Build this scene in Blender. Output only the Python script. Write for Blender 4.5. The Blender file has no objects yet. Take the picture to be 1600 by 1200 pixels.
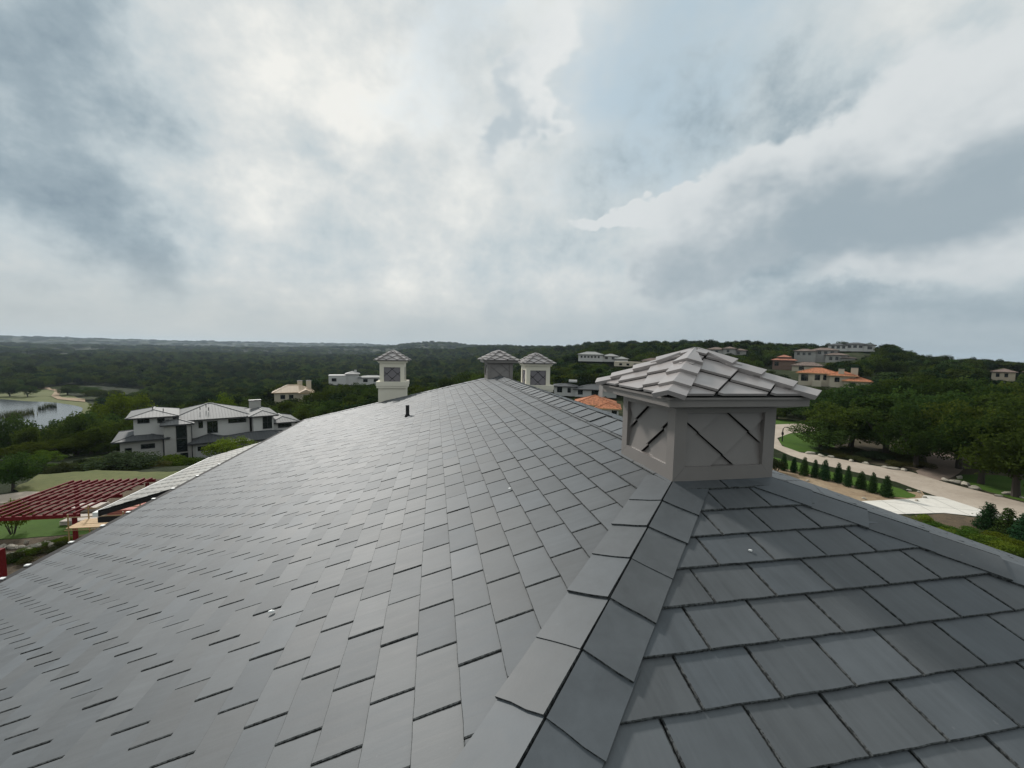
import bpy, math, random
import numpy as np
from mathutils import Vector, Matrix
rnd = random.Random(7)
sc = bpy.context.scene
C = sc.collection
rad = math.radians

# ------------------------------------------------------------------ camera
# world: X right / Y along the ridge of the roof / Z up, origin at the camera, metres
F, H0, SL, VPX, CX, CY = 643.5, 550.05, 0.0192, 678.9, 800.0, 600.0
_n = np.array([SL, -1, (H0-CY)/F]); _n /= np.linalg.norm(_n)
_y = np.array([VPX-CX, H0+SL*(VPX-CX)-CY, F]); _y /= np.linalg.norm(_y)
R = np.array([np.cross(_y, _n), _y, _n])
cam = bpy.data.cameras.new('camera')
cam.sensor_width = 36; cam.lens = F/1600*36; cam.clip_end = 30000; cam.clip_start = .05
cam_o = bpy.data.objects.new('camera', cam); C.objects.link(cam_o)
m = Matrix.Identity(4)
for i in range(3):
    m[i][0], m[i][1], m[i][2] = R[i, 0], -R[i, 1], -R[i, 2]
cam_o.matrix_world = m
sc.camera = cam_o
sc.render.resolution_x, sc.render.resolution_y = 1024, 768

def ray(u, v): return R @ np.array([u-CX, v-CY, F])
def proj(p):
    c = R.T @ np.asarray(p, float)
    if c[2] <= 1e-3: return None
    return CX+F*c[0]/c[2], CY+F*c[1]/c[2]
def atz(u, v, z):
    d = ray(u, v); return d*(z/d[2])
def atr(u, v, r):
    d = ray(u, v); return d*(r/math.hypot(d[0], d[1]))
def azel(u, v):
    d = ray(u, v); return math.atan2(d[0], d[1]), math.atan2(d[2], math.hypot(d[0], d[1]))

# ------------------------------------------------------------------ world, sun, exposure
SUN_AZ, SUN_EL = rad(-25), rad(34)
sc.view_settings.view_transform = 'Standard'; sc.view_settings.look = 'None'
sc.view_settings.gamma = 1; sc.view_settings.exposure = 0.0
sc.view_settings.use_curve_mapping = False

class NT:
    def __init__(s, tree): s.t = tree; s.n = tree.nodes; s.l = tree.links; s.n.clear()
    def new(s, typ, **kw):
        o = s.n.new(typ)
        for k, v in kw.items(): setattr(o, k, v)
        return o
    def put(s, sock, v):
        if isinstance(v, bpy.types.NodeSocket): s.l.new(v, sock)
        elif v is not None:
            try: sock.default_value = v
            except Exception:
                sock.default_value = (v[0], v[1], v[2], 1) if len(v) == 3 else v
    def math(s, op, a, b=None, c=None, clamp=False):
        o = s.new('ShaderNodeMath', operation=op, use_clamp=clamp)
        s.put(o.inputs[0], a); s.put(o.inputs[1], b); s.put(o.inputs[2], c)
        return o.outputs[0]
    def mix(s, f, a, b, mode='MIX'):
        o = s.new('ShaderNodeMix', data_type='RGBA', blend_type=mode)
        s.put(o.inputs[0], f); s.put(o.inputs[6], a if isinstance(a, bpy.types.NodeSocket) else (*a[:3], 1))
        s.put(o.inputs[7], b if isinstance(b, bpy.types.NodeSocket) else (*b[:3], 1))
        return o.outputs[2]
    def noise(s, vec, scale, detail=4, rough=.5, dist=0.0, out=0):
        o = s.new('ShaderNodeTexNoise'); s.put(o.inputs['Vector'], vec)
        o.inputs['Scale'].default_value = scale; o.inputs['Detail'].default_value = detail
        o.inputs['Roughness'].default_value = rough; o.inputs['Distortion'].default_value = dist
        return o.outputs[out]
    def ramp(s, f, stops, interp='LINEAR'):
        o = s.new('ShaderNodeValToRGB'); e = o.color_ramp; e.interpolation = interp
        while len(e.elements) < len(stops): e.elements.new(.5)
        for el, (p, c) in zip(e.elements, stops):
            el.position = p; el.color = (*c, 1) if len(c) == 3 else c
        s.put(o.inputs[0], f); return o.outputs[0]
    def maprange(s, v, a, b, c=0, d=1, smooth=True):
        o = s.new('ShaderNodeMapRange', interpolation_type='SMOOTHSTEP' if smooth else 'LINEAR')
        s.put(o.inputs[0], v)
        for i, x in enumerate((a, b, c, d)): o.inputs[i+1].default_value = x
        return o.outputs[0]
    def mapping(s, vec, scale=(1, 1, 1), loc=(0, 0, 0), rot=(0, 0, 0)):
        o = s.new('ShaderNodeMapping'); s.put(o.inputs[0], vec)
        o.inputs[1].default_value = loc; o.inputs[2].default_value = rot; o.inputs[3].default_value = scale
        return o.outputs[0]
    def vmath(s, op, a, b=None):
        o = s.new('ShaderNodeVectorMath', operation=op); s.put(o.inputs[0], a); s.put(o.inputs[1], b)
        return o.outputs[0]

def build_world():
    w = bpy.data.worlds.new('World'); sc.world = w; w.use_nodes = True
    n = NT(w.node_tree)
    sky = n.new('ShaderNodeTexSky', sky_type='NISHITA')
    sky.sun_disc = False; sky.sun_elevation = SUN_EL; sky.sun_rotation = SUN_AZ
    sky.air_density = 1.0; sky.dust_density = 2.5; sky.ozone_density = 1.2; sky.altitude = 300
    d = n.new('ShaderNodeTexCoord').outputs['Generated']
    sep = n.new('ShaderNodeSeparateXYZ'); n.put(sep.inputs[0], d)
    x, y, z = sep.outputs
    az = n.math('ARCTAN2', x, y); el = n.math('ARCSINE', z)
    zz = n.math('ADD', n.math('MAXIMUM', z, 0.0), .16)
    pv = n.new('ShaderNodeCombineXYZ')
    n.put(pv.inputs[0], n.math('DIVIDE', x, zz)); n.put(pv.inputs[1], n.math('DIVIDE', y, zz))
    pv = pv.outputs[0]
    n1 = n.noise(pv, 1.15, 5, .56)
    n3 = n.noise(n.mapping(d, scale=(1, 1, 1.15), loc=(3, 1, 5)), 5.0, 6, .61)
    wo = n.new('ShaderNodeTexNoise'); n.put(wo.inputs['Vector'], n.mapping(d, scale=(1, 1, 1.4), loc=(8, 4, 1)))
    wo.inputs['Scale'].default_value = 4.2; wo.inputs['Detail'].default_value = 4; wo.inputs['Roughness'].default_value = .62
    ws = n.new('ShaderNodeSeparateColor'); n.put(ws.inputs[0], wo.outputs[1])
    azw = n.math('MULTIPLY_ADD', n.math('SUBTRACT', ws.outputs[1], .5), .40, az)
    elw = n.math('MULTIPLY_ADD', n.math('SUBTRACT', ws.outputs[2], .5), .25, el)
    def blob(u, v, ru, rv, rot=0):
        a0, e0 = azel(u, v); c, s_ = math.cos(rot), math.sin(rot)
        p = n.math('MULTIPLY_ADD', azw, c/ru, n.math('MULTIPLY_ADD', elw, s_/ru, -(a0*c+e0*s_)/ru))
        q = n.math('MULTIPLY_ADD', azw, -s_/rv, n.math('MULTIPLY_ADD', elw, c/rv, (a0*s_-e0*c)/rv))
        r2 = n.math('MULTIPLY_ADD', p, p, n.math('MULTIPLY', q, q))
        return n.math('POWER', .36788, r2)
    def addw(acc, f, wgt): return n.math('MULTIPLY_ADD', f, wgt, acc)
    # broad brightness of the cloud sheet
    b = n.math('MULTIPLY_ADD', n1, .40, .53-.20)
    b = addw(b, n3, 1.15); b = n.math('SUBTRACT', b, .575)
    # thin veil towards the sun glows
    sv = (math.sin(SUN_AZ)*math.cos(SUN_EL), math.cos(SUN_AZ)*math.cos(SUN_EL), math.sin(SUN_EL))
    dt = n.new('ShaderNodeVectorMath', operation='DOT_PRODUCT'); n.put(dt.inputs[0], d); dt.inputs[1].default_value = sv
    b = addw(b, n.maprange(dt.outputs['Value'], .55, 1.0), .10)
    for (u, v, ru, rv, rot, wg) in ((320, 150, .30, .20, .4, .26), (600, 300, .30, .22, 0, .16), (80, 300, .27, .15, -.2, -.34),
                                    (50, 60, .28, .18, 0, -.42), (515, 225, .10, .055, -.3, -.28), (1380, 500, .55, .09, 0, -.12)):
        b = addw(b, blob(u, v, ru, rv, rot), wg)
    sheet = n.ramp(b, ((0.05, (.20, .27, .33)), (.30, (.355, .435, .485)), (.48, (.54, .61, .64)), (.66, (.68, .715, .715)), (.88, (.88, .88, .84))))
    # blue gaps between the clouds: the clear sky itself, veiled
    gap = n.math('MULTIPLY_ADD', n3, 1.2, -.75)
    for (u, v, ru, rv, rot, wg) in ((1040, 130, .28, .24, .3, .70), (690, 60, .14, .2, .2, .45)):
        gap = addw(gap, blob(u, v, ru, rv, rot), wg)
    gap = n.math('MULTIPLY', n.maprange(gap, .05, .60), n.maprange(z, .06, .28))
    clear = n.mix(1.0, sky.outputs[0], (.10, .10, .10), 'MULTIPLY')
    clear = n.mix(.70, clear, (.53, .68, .75))
    col = n.mix(n.math('MULTIPLY', gap, .85), sheet, clear)
    # heaped grey cloud with a lit rim on the right, a smaller one above the middle
    for blobs, shade, amp, dark, lite, m0, m1 in (
            (((1290, 300, .42, .12, .26), (1530, 250, .34, .2, .1), (1010, 325, .15, .03, .12)), (1330, 345, .42, .085, .16), .95, (.325, .40, .45), (.70, .735, .745), .78, 1.0),
            (((830, 130, .06, .17, -.5),), (800, 175, .05, .10, -.4), .85, (.48, .555, .60), (.80, .82, .815), .70, 1.12)):
        f = None
        for a in blobs:
            f = blob(*a) if f is None else n.math('MAXIMUM', f, blob(*a))
        g = n.math('MULTIPLY_ADD', n3, .85, f)
        mask = n.maprange(g, m0, m1)
        sh = n.math('MULTIPLY_ADD', n3, .9, n.math('SUBTRACT', blob(*shade), .45))
        col = n.mix(n.math('MULTIPLY', mask, amp), col, n.mix(n.maprange(sh, .0, .95), lite, dark))
    # low haze along the horizon
    hz = n.maprange(z, 0.0, .20, 1, 0)
    hcol = n.mix(n.maprange(az, rad(-45), rad(55)), (.53, .555, .54), (.37, .44, .48))
    col = n.mix(n.math('MULTIPLY', hz, .85), col, hcol)
    bg = n.new('ShaderNodeBackground'); n.put(bg.inputs[0], col); bg.inputs[1].default_value = 1.0
    out = n.new('ShaderNodeOutputWorld'); n.l.new(bg.outputs[0], out.inputs[0])
build_world()
sc.world.cycles.sampling_method = 'MANUAL'; sc.world.cycles.sample_map_resolution = 256
cy = sc.cycles
cy.max_bounces = 5; cy.diffuse_bounces = 2; cy.glossy_bounces = 2; cy.transmission_bounces = 3; cy.volume_bounces = 0; cy.transparent_max_bounces = 4
sl = bpy.data.lights.new('sun', 'SUN'); sl.energy = 3.2; sl.angle = rad(6); sl.color = (1, .965, .91)
so = bpy.data.objects.new('sun', sl); C.objects.link(so)
so.rotation_euler = Vector((-math.sin(SUN_AZ)*math.cos(SUN_EL), -math.cos(SUN_AZ)*math.cos(SUN_EL), -math.sin(SUN_EL))).to_track_quat('-Z', 'Y').to_euler()

# ------------------------------------------------------------------ helpers
def tag(o, label=None, cat=None, group=None, kind=None):
    if label: o['label'] = label
    if cat: o['category'] = cat
    if group: o['group'] = group
    if kind: o['kind'] = kind
    return o
def empty(name, loc=(0, 0, 0), rz=0, parent=None):
    o = bpy.data.objects.new(name, None); C.objects.link(o)
    o.location = loc; o.rotation_euler = (0, 0, rz); o.empty_display_size = .3
    if parent: o.parent = parent
    return o
def link(name, me, mat=None, parent=None, loc=None):
    o = bpy.data.objects.new(name, me); C.objects.link(o)
    if mat and not me.materials: me.materials.append(mat)
    if parent: o.parent = parent
    if loc is not None: o.location = loc
    return o
class MB:
    def __init__(s): s.v = []; s.f = []
    def add(s, vs, fs):
        k = len(s.v); s.v += [tuple(map(float, q)) for q in vs]; s.f += [tuple(i+k for i in q) for q in fs]; return s
    def box(s, x0, x1, y0, y1, z0, z1):
        return s.add([(x0, y0, z0), (x1, y0, z0), (x1, y1, z0), (x0, y1, z0), (x0, y0, z1), (x1, y0, z1), (x1, y1, z1), (x0, y1, z1)],
                     [(0, 3, 2, 1), (4, 5, 6, 7), (0, 1, 5, 4), (1, 2, 6, 5), (2, 3, 7, 6), (3, 0, 4, 7)])
    def prism(s, top, bot):     # two rings of equal length
        n = len(top)
        return s.add(list(top)+list(bot), [tuple(range(n)), tuple(range(2*n-1, n-1, -1))]+[(i, n+i, n+(i+1) % n, (i+1) % n) for i in range(n)])
    def tube(s, pts, rads, n=8):
        pts = [Vector(p) for p in pts]; rings = []
        for i, p in enumerate(pts):
            d = (pts[min(i+1, len(pts)-1)]-pts[max(i-1, 0)]).normalized()
            a = d.orthogonal().normalized(); b = d.cross(a)
            rings.append([p+(a*math.cos(2*math.pi*k/n)+b*math.sin(2*math.pi*k/n))*rads[i] for k in range(n)])
        vs = [q for r_ in rings for q in r_]; fs = []
        for i in range(len(pts)-1):
            for k in range(n):
                fs.append((i*n+k, i*n+(k+1) % n, (i+1)*n+(k+1) % n, (i+1)*n+k))
        fs.append(tuple(range(n-1, -1, -1))); fs.append(tuple((len(pts)-1)*n+k for k in range(n)))
        return s.add(vs, fs)
    def beam(s, a, b, w, h):
        a, b = Vector(a), Vector(b); d = (b-a).normalized(); sd = d.cross(Vector((0, 0, 1)))
        if sd.length < 1e-3: sd = Vector((1, 0, 0))
        sd.normalize(); u = sd.cross(d); r_ = [sd*w/2+u*h/2, -sd*w/2+u*h/2, -sd*w/2-u*h/2, sd*w/2-u*h/2]
        return s.prism([a+q for q in r_], [b+q for q in r_])
    def mesh(s, name): me = bpy.data.meshes.new(name); me.from_pydata(s.v, [], s.f); me.update(); return me
    def build(s, name, mat=None, parent=None, smooth=False):
        me = s.mesh(name)
        if smooth: me.shade_smooth()
        return link(name, me, mat, parent)
def np_mesh(name, verts, faces, k):
    me = bpy.data.meshes.new(name); nf = len(faces)
    me.vertices.add(len(verts)); me.vertices.foreach_set('co', np.asarray(verts, np.float32).ravel())
    me.loops.add(nf*k); me.loops.foreach_set('vertex_index', np.asarray(faces, np.int32).ravel())
    me.polygons.add(nf); me.polygons.foreach_set('loop_start', np.arange(0, nf*k, k, dtype=np.int32))
    me.polygons.foreach_set('loop_total', np.full(nf, k, np.int32)); me.update(calc_edges=True); return me
def clip(poly, planes):          # convex clip; planes (a,b,c): keep a*x+b*y<=c
    for a, b, c in planes:
        out = []
        for i in range(len(poly)):
            p, q = poly[i], poly[(i+1) % len(poly)]
            fp, fq = a*p[0]+b*p[1]-c, a*q[0]+b*q[1]-c
            if fp <= 0: out.append(p)
            if fp*fq < 0:
                t_ = fp/(fp-fq); out.append((p[0]+(q[0]-p[0])*t_, p[1]+(q[1]-p[1])*t_))
        poly = out
        if len(poly) < 3: return []
    return poly
def area(p): return abs(sum(p[i][0]*p[(i+1) % len(p)][1]-p[(i+1) % len(p)][0]*p[i][1] for i in range(len(p))))/2
def copy_tree(o, parent=None):
    c = o.copy(); C.objects.link(c); c.parent = parent
    for ch in list(o.children): copy_tree(ch, c)
    return c
ORD = 'first second third fourth fifth sixth seventh eighth ninth tenth eleventh twelfth thirteenth fourteenth fifteenth sixteenth seventeenth eighteenth nineteenth twentieth'.split()
ORD += ['twenty-'+q for q in ORD[:9]]

# ------------------------------------------------------------------ materials
def material(name):
    mt = bpy.data.materials.new(name); mt.use_nodes = True; n = NT(mt.node_tree)
    bs = n.new('ShaderNodeBsdfPrincipled'); out = n.new('ShaderNodeOutputMaterial'); n.l.new(bs.outputs[0], out.inputs[0])
    return mt, n, bs
def bump(n, bs, h, strength=.3, dist=.01):
    b = n.new('ShaderNodeBump'); b.inputs['Strength'].default_value = strength; b.inputs['Distance'].default_value = dist
    n.put(b.inputs['Height'], h); n.l.new(b.outputs[0], bs.inputs['Normal'])
def pos(n): return n.new('ShaderNodeNewGeometry').outputs['Position']
def simple(name, col, rough=.6, var=.18, scale=3.0, metal=0, bstr=.15, bscale=40, spec=.5):
    mt, n, bs = material(name)
    f = n.noise(n.new('ShaderNodeTexCoord').outputs['Object'], scale, 6, .6)
    n.put(bs.inputs['Base Color'], n.mix(f, tuple(c*(1-var) for c in col), tuple(c*(1+var) for c in col)))
    bs.inputs['Roughness'].default_value = rough; bs.inputs['Metallic'].default_value = metal
    bs.inputs['Specular IOR Level'].default_value = spec
    if bstr: bump(n, bs, n.noise(n.new('ShaderNodeTexCoord').outputs['Object'], bscale, 4, .6), bstr, .004)
    return mt
def slate_mat(name, grain, stuff, col=(.078, .086, .092), rough=.60):
    mt, n, bs = material(name)
    if stuff:
        a = n.new('ShaderNodeAttribute'); a.attribute_name = 'rnd'; r_ = a.outputs['Fac']
    else: r_ = n.new('ShaderNodeObjectInfo').outputs['Random']
    P = pos(n)
    off = n.new('ShaderNodeCombineXYZ'); n.put(off.inputs[2], n.math('MULTIPLY', r_, 40.0))
    off = n.vmath('ADD', P, off.outputs[0])
    sc_ = {'x': (2.2, 26, 2.2), 'y': (26, 2.2, 2.2), 'd': (9, 9, 9)}[grain]
    st = n.noise(n.mapping(off, scale=sc_), 1.0, 6, .62, .5)
    mo = n.noise(off, 5.0, 5, .6)
    gl = n.noise(P, .35, 3, .5)
    fine = n.noise(off, 120, 3, .6)
    v = n.math('MULTIPLY_ADD', n.math('SUBTRACT', r_, .5), .27, 1.0)
    v = n.math('MULTIPLY_ADD', n.math('SUBTRACT', st, .5), .60, v)
    v = n.math('MULTIPLY_ADD', n.math('SUBTRACT', mo, .5), .50, v)
    v = n.math('MULTIPLY_ADD', n.math('SUBTRACT', gl, .5), .30, v)
    hue = n.math('FRACT', n.math('MULTIPLY', r_, 7.31))
    c = n.mix(hue, (col[0]*1.02, col[1]*1.0, col[2]*.98), (col[0]*.97, col[1]*1.0, col[2]*1.03))
    # pale lime dust and nail scuffs in places
    dust = n.maprange(n.noise(P, 14, 8, .7), .66, .78)
    c = n.mix(n.math('MULTIPLY', dust, .30), c, (.30, .30, .29))
    vc = n.new('ShaderNodeCombineColor')
    for i in range(3): n.put(vc.inputs[i], v)
    n.put(bs.inputs['Base Color'], n.mix(1.0, c, vc.outputs[0], 'MULTIPLY'))
    rr = n.math('MULTIPLY_ADD', n.math('SUBTRACT', st, .5), .11, rough)
    n.put(bs.inputs['Roughness'], n.math('MULTIPLY_ADD', n.math('SUBTRACT', n.math('FRACT', n.math('MULTIPLY', r_, 3.7)), .5), .05, rr))
    h = n.math('MULTIPLY_ADD', fine, .25, n.math('ADD', st, n.math('MULTIPLY', mo, .7)))
    bs.inputs['Specular IOR Level'].default_value = .46
    bump(n, bs, h, .16, .004)
    return mt
M = {}
M['slate_x'] = slate_mat('slate_grain_x', 'x', False); M['slate_xs'] = slate_mat('slate_grain_x_field', 'x', True)
M['slate_y'] = slate_mat('slate_grain_y', 'y', False); M['slate_ys'] = slate_mat('slate_grain_y_field', 'y', True)
M['slate_cap'] = slate_mat('slate_cap', 'd', False); M['slate_caps'] = slate_mat('slate_cap_field', 'd', True)
M['slate_sheen'] = slate_mat('sheen_slate', 'x', False, (.25, .24, .215), .6)  # same slate, its bright sheen painted in as a paler colour
def chip_shadow_mat():
    mt, n, bs = material('slate_chip_shadow_edge'); P = pos(n)  # dark chipped stone, with the thin shadow line at slate edges painted in
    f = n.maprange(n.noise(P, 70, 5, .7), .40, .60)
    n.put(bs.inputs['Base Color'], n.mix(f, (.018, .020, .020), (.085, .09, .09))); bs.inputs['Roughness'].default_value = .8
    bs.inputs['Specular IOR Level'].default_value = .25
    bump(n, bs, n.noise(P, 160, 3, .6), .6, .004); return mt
M['chip'] = chip_shadow_mat()
M['deck'] = simple('roof_felt', (.02, .02, .02), .9)
M['taupe'] = simple('taupe_metal', (.205, .186, .174), .40, .14, 4.0, 0, .06, 25)
M['taupe_roof'] = simple('taupe_roof_metal', (.32, .288, .276), .34, .28, 6.0, 0, .12, 20, .9)
M['panel_far'] = simple('lead_grey_panel', (.17, .155, .165), .45, .1, 4)
M['stucco'] = simple('cream_stucco', (.74, .69, .57), .85, .10, 1.5, 0, .4, 60)
M['dark_metal'] = simple('dark_bronze_metal', (.022, .021, .021), .75, .1, spec=.15)
M['white_metal'] = simple('white_metal', (.75, .75, .73), .4, .05)
M['black_pipe'] = simple('black_pipe', (.012, .012, .013), .4, .1)
M['red_steel'] = simple('red_primer_steel', (.14, .011, .012), .7, .25, 3, spec=.15)
M['wood'] = simple('raw_plank', (.46, .30, .15), .75, .2, 5)
M['rust_tube'] = simple('scaffold_tube', (.30, .20, .09), .5, .3, 6)
M['white_wall'] = simple('white_wall', (.55, .535, .51), .85, .10, .6)
M['grey_wall'] = simple('grey_limestone_wall', (.37, .355, .33), .9, .18, 1.2)
M['cream_wall'] = simple('cream_wall', (.55, .48, .37), .9, .08, .7)
M['brown_wall'] = simple('brown_wall', (.20, .13, .10), .9, .1, .7)
M['trim'] = simple('dark_trim', (.03, .03, .032), .5, .1)
M['white_door'] = simple('pale_garage_door', (.42, .42, .40), .6, .05)
def glass():
    mt, n, bs = material('window_glass'); n.put(bs.inputs['Base Color'], (.012, .016, .017, 1)); bs.inputs['Roughness'].default_value = .06
    bs.inputs['Specular IOR Level'].default_value = .6; return mt
M['glass'] = glass()
def seam_roof(name, col, step, tile=False, rough=.6):
    mt, n, bs = material(name)
    P = n.new('ShaderNodeTexCoord').outputs['Object']
    sep = n.new('ShaderNodeSeparateXYZ'); n.put(sep.inputs[0], P)
    nrm = n.new('ShaderNodeSeparateXYZ'); n.put(nrm.inputs[0], n.new('ShaderNodeTexCoord').outputs['Normal'])
    side = n.math('GREATER_THAN', n.math('ABSOLUTE', nrm.outputs[0]), n.math('ABSOLUTE', nrm.outputs[1]))
    o = n.new('ShaderNodeMix', data_type='FLOAT'); n.put(o.inputs[0], side); n.put(o.inputs[2], sep.outputs[0]); n.put(o.inputs[3], sep.outputs[1])
    fr = n.math('FRACT', n.math('DIVIDE', o.outputs[0], step))
    rib = n.math('GREATER_THAN', fr, .82) if not tile else n.math('ABSOLUTE', n.math('SUBTRACT', fr, .5))
    o2 = n.new('ShaderNodeMix', data_type='FLOAT'); n.put(o2.inputs[0], side); n.put(o2.inputs[2], sep.outputs[1]); n.put(o2.inputs[3], sep.outputs[0])
    cell = n.new('ShaderNodeCombineXYZ'); n.put(cell.inputs[0], n.math('FLOOR', n.math('DIVIDE', o.outputs[0], step)))
    n.put(cell.inputs[1], n.math('FLOOR', n.math('DIVIDE', o2.outputs[0], .38 if tile else 40)))
    wn = n.new('ShaderNodeTexWhiteNoise', noise_dimensions='2D'); n.put(wn.inputs[0], cell.outputs[0])
    var = .75 if tile else .12
    c = n.mix(wn.outputs[0], tuple(x*(1-var*.55) for x in col), tuple(x*(1+var*.5) for x in col))
    c = n.mix(n.math('MULTIPLY', n.noise(P, .8, 5, .6), .5), c, tuple(x*.6 for x in col))
    if not tile: c = n.mix(n.math('MULTIPLY', rib, .35), c, tuple(x*.45 for x in col))
    n.put(bs.inputs['Base Color'], c); bs.inputs['Roughness'].default_value = rough; bs.inputs['Specular IOR Level'].default_value = .2
    bump(n, bs, rib, .8, .06); return mt
M['seam'] = seam_roof('grey_seam_roof', (.172, .174, .172), .45, rough=.62)
M['seam_dark'] = seam_roof('dark_seam_roof', (.085, .088, .09), .45)
M['seam_beige'] = seam_roof('beige_roof', (.62, .47, .33), .5, rough=.5)
M['tile_orange'] = seam_roof('orange_clay_tile', (.43, .17, .085), .3, True, .8)
M['tile_red'] = seam_roof('red_clay_tile', (.42, .18, .12), .3, True, .8)
M['tile_brown'] = seam_roof('brown_clay_tile', (.20, .15, .125), .3, True, .8)
M['tile_pale'] = seam_roof('pale_roof', (.34, .34, .32), .5, rough=.55)

def leaf_mat(name, col, trans=.40, var=.9, inst=True):
    mt = bpy.data.materials.new(name); mt.use_nodes = True; n = NT(mt.node_tree)
    r_ = n.new('ShaderNodeObjectInfo').outputs['Random']
    P = n.new('ShaderNodeTexCoord').outputs['Object']
    no = n.noise(P, .9, 3, .6); rp = n.new('ShaderNodeNewGeometry').outputs['Random Per Island']
    v = n.math('MULTIPLY_ADD', n.math('SUBTRACT', r_, .5), var, .95)
    v = n.math('MULTIPLY_ADD', n.math('SUBTRACT', no, .5), .7, v)
    v = n.math('MULTIPLY_ADD', n.math('SUBTRACT', rp, .5), .5, v)
    h = n.math('FRACT', n.math('MULTIPLY', r_, 5.7))
    c = n.mix(h, (col[0]*.75, col[1]*.95, col[2]*1.2), (col[0]*1.5, col[1]*1.12, col[2]*.8))
    vc = n.new('ShaderNodeCombineColor')
    for i in range(3): n.put(vc.inputs[i], v)
    c = n.mix(1.0, c, vc.outputs[0], 'MULTIPLY')
    bs = n.new('ShaderNodeBsdfPrincipled'); n.put(bs.inputs['Base Color'], c); bs.inputs['Roughness'].default_value = .6
    bs.inputs['Specular IOR Level'].default_value = .0
    tr = n.new('ShaderNodeBsdfTranslucent'); n.put(tr.inputs[0], n.mix(.5, c, (col[0]*2, col[1]*1.9, col[2]*.8)))
    mx = n.new('ShaderNodeMixShader'); mx.inputs[0].default_value = trans
    n.l.new(bs.outputs[0], mx.inputs[1]); n.l.new(tr.outputs[0], mx.inputs[2])
    out = n.new('ShaderNodeOutputMaterial'); n.l.new(mx.outputs[0], out.inputs[0]); return mt
M['leaf_oak'] = leaf_mat('oak_leaf', (.040, .064, .016))
M['leaf_cedar'] = leaf_mat('cedar_leaf', (.021, .036, .013), .15)
M['leaf_light'] = leaf_mat('bright_leaf', (.075, .118, .018), .3)
M['leaf_olive'] = leaf_mat('olive_leaf', (.042, .052, .022), .2)
M['leaf_conifer'] = leaf_mat('conifer_leaf', (.028, .058, .020), .15, .25)
M['bark'] = simple('bark', (.045, .036, .028), .95, .3, 5, 0, .6, 20)

def ground_mat():
    mt, n, bs = material('terrain_ground'); P = pos(n)
    a = n.noise(P, .02, 5, .6); b = n.noise(P, .25, 6, .65); f = n.noise(P, 2.5, 5, .7)
    c = n.ramp(a, ((.38, (.018, .027, .010)), (.52, (.028, .038, .014)), (.68, (.060, .068, .028))))
    c = n.mix(n.maprange(b, .52, .70), c, (.10, .085, .050))
    c = n.mix(n.math('MULTIPLY', f, .6), c, (.02, .026, .012))
    n.put(bs.inputs['Base Color'], c); bs.inputs['Roughness'].default_value = 1; bs.inputs['Specular IOR Level'].default_value = .1
    bump(n, bs, f, .8, .3); return mt
M['ground'] = ground_mat()
def patch_mat(name, c0, c1, c2, s0=.3, s1=3.0, rough=.95, b=.4, bd=.05, spec=.2):
    mt, n, bs = material(name); P = pos(n)
    a = n.noise(P, s0, 6, .65, .3); f = n.noise(P, s1, 6, .7); g = n.noise(P, s1*7, 3, .6)
    c = n.mix(n.maprange(a, .35, .65), c0, c1); c = n.mix(n.math('MULTIPLY', n.maprange(f, .45, .75), .8), c, c2)
    c = n.mix(n.math('MULTIPLY', g, .3), c, tuple(x*.6 for x in c0))
    n.put(bs.inputs['Base Color'], c); bs.inputs['Roughness'].default_value = rough; bs.inputs['Specular IOR Level'].default_value = spec
    bump(n, bs, n.math('ADD', f, g), b, bd); return mt
M['lawn'] = patch_mat('lawn_grass', (.045, .098, .007), (.062, .120, .012), (.034, .070, .007), .25, 4)
M['meadow'] = patch_mat('meadow_grass', (.105, .12, .035), (.14, .145, .05), (.06, .08, .025), .15, 1.2)
M['dirt'] = patch_mat('bare_dirt', (.34, .24, .15), (.42, .32, .21), (.18, .13, .085), .35, 1.3, .95, .8, .2)
M['mulch'] = patch_mat('brown_soil', (.13, .10, .07), (.17, .125, .08), (.06, .05, .035), .5, 2.5, .95, .8, .15)
M['litter'] = patch_mat('leaf_litter', (.06, .05, .032), (.085, .068, .042), (.035, .032, .02), .4, 2)
M['road'] = patch_mat('road_surface', (.42, .35, .28), (.50, .425, .345), (.34, .28, .225), .22, 1.5, .85, .2, .02)
M['paver'] = patch_mat('paver_drive', (.24, .185, .15), (.28, .22, .18), (.17, .13, .105), .3, 3, .85, .3, .02)
M['concrete'] = patch_mat('pale_concrete', (.68, .645, .575), (.74, .70, .63), (.60, .56, .50), .2, 1.2, .8, .15, .01)
def joints(mt, step):
    n = NT.__new__(NT); n.t = mt.node_tree; n.n = n.t.nodes; n.l = n.t.links
    bs = next(q for q in n.n if q.type == 'BSDF_PRINCIPLED'); src = bs.inputs['Base Color'].links[0].from_socket
    sp = n.new('ShaderNodeSeparateXYZ'); n.put(sp.inputs[0], n.mapping(pos(n), rot=(0, 0, .45)))
    ln = None
    for q in (0, 1):
        f = n.math('LESS_THAN', n.math('FRACT', n.math('DIVIDE', sp.outputs[q], step)), .022)
        ln = f if ln is None else n.math('MAXIMUM', ln, f)
    n.put(bs.inputs['Base Color'], n.mix(n.math('MULTIPLY', ln, .65), src, (.16, .15, .13)))
joints(M['concrete'], 3.0)
M['rock'] = patch_mat('limestone_rock', (.42, .38, .31), (.52, .48, .40), (.24, .21, .17), .8, 4, .9, .8, .1)
def water_mat():
    mt, n, bs = material('lake_water'); n.put(bs.inputs['Base Color'], (.05, .058, .06, 1)); bs.inputs['Roughness'].default_value = .18
    bump(n, bs, n.noise(n.mapping(pos(n), scale=(1, 1, 1)), .6, 4, .6), .25, .15); return mt
M['water'] = water_mat()

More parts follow.
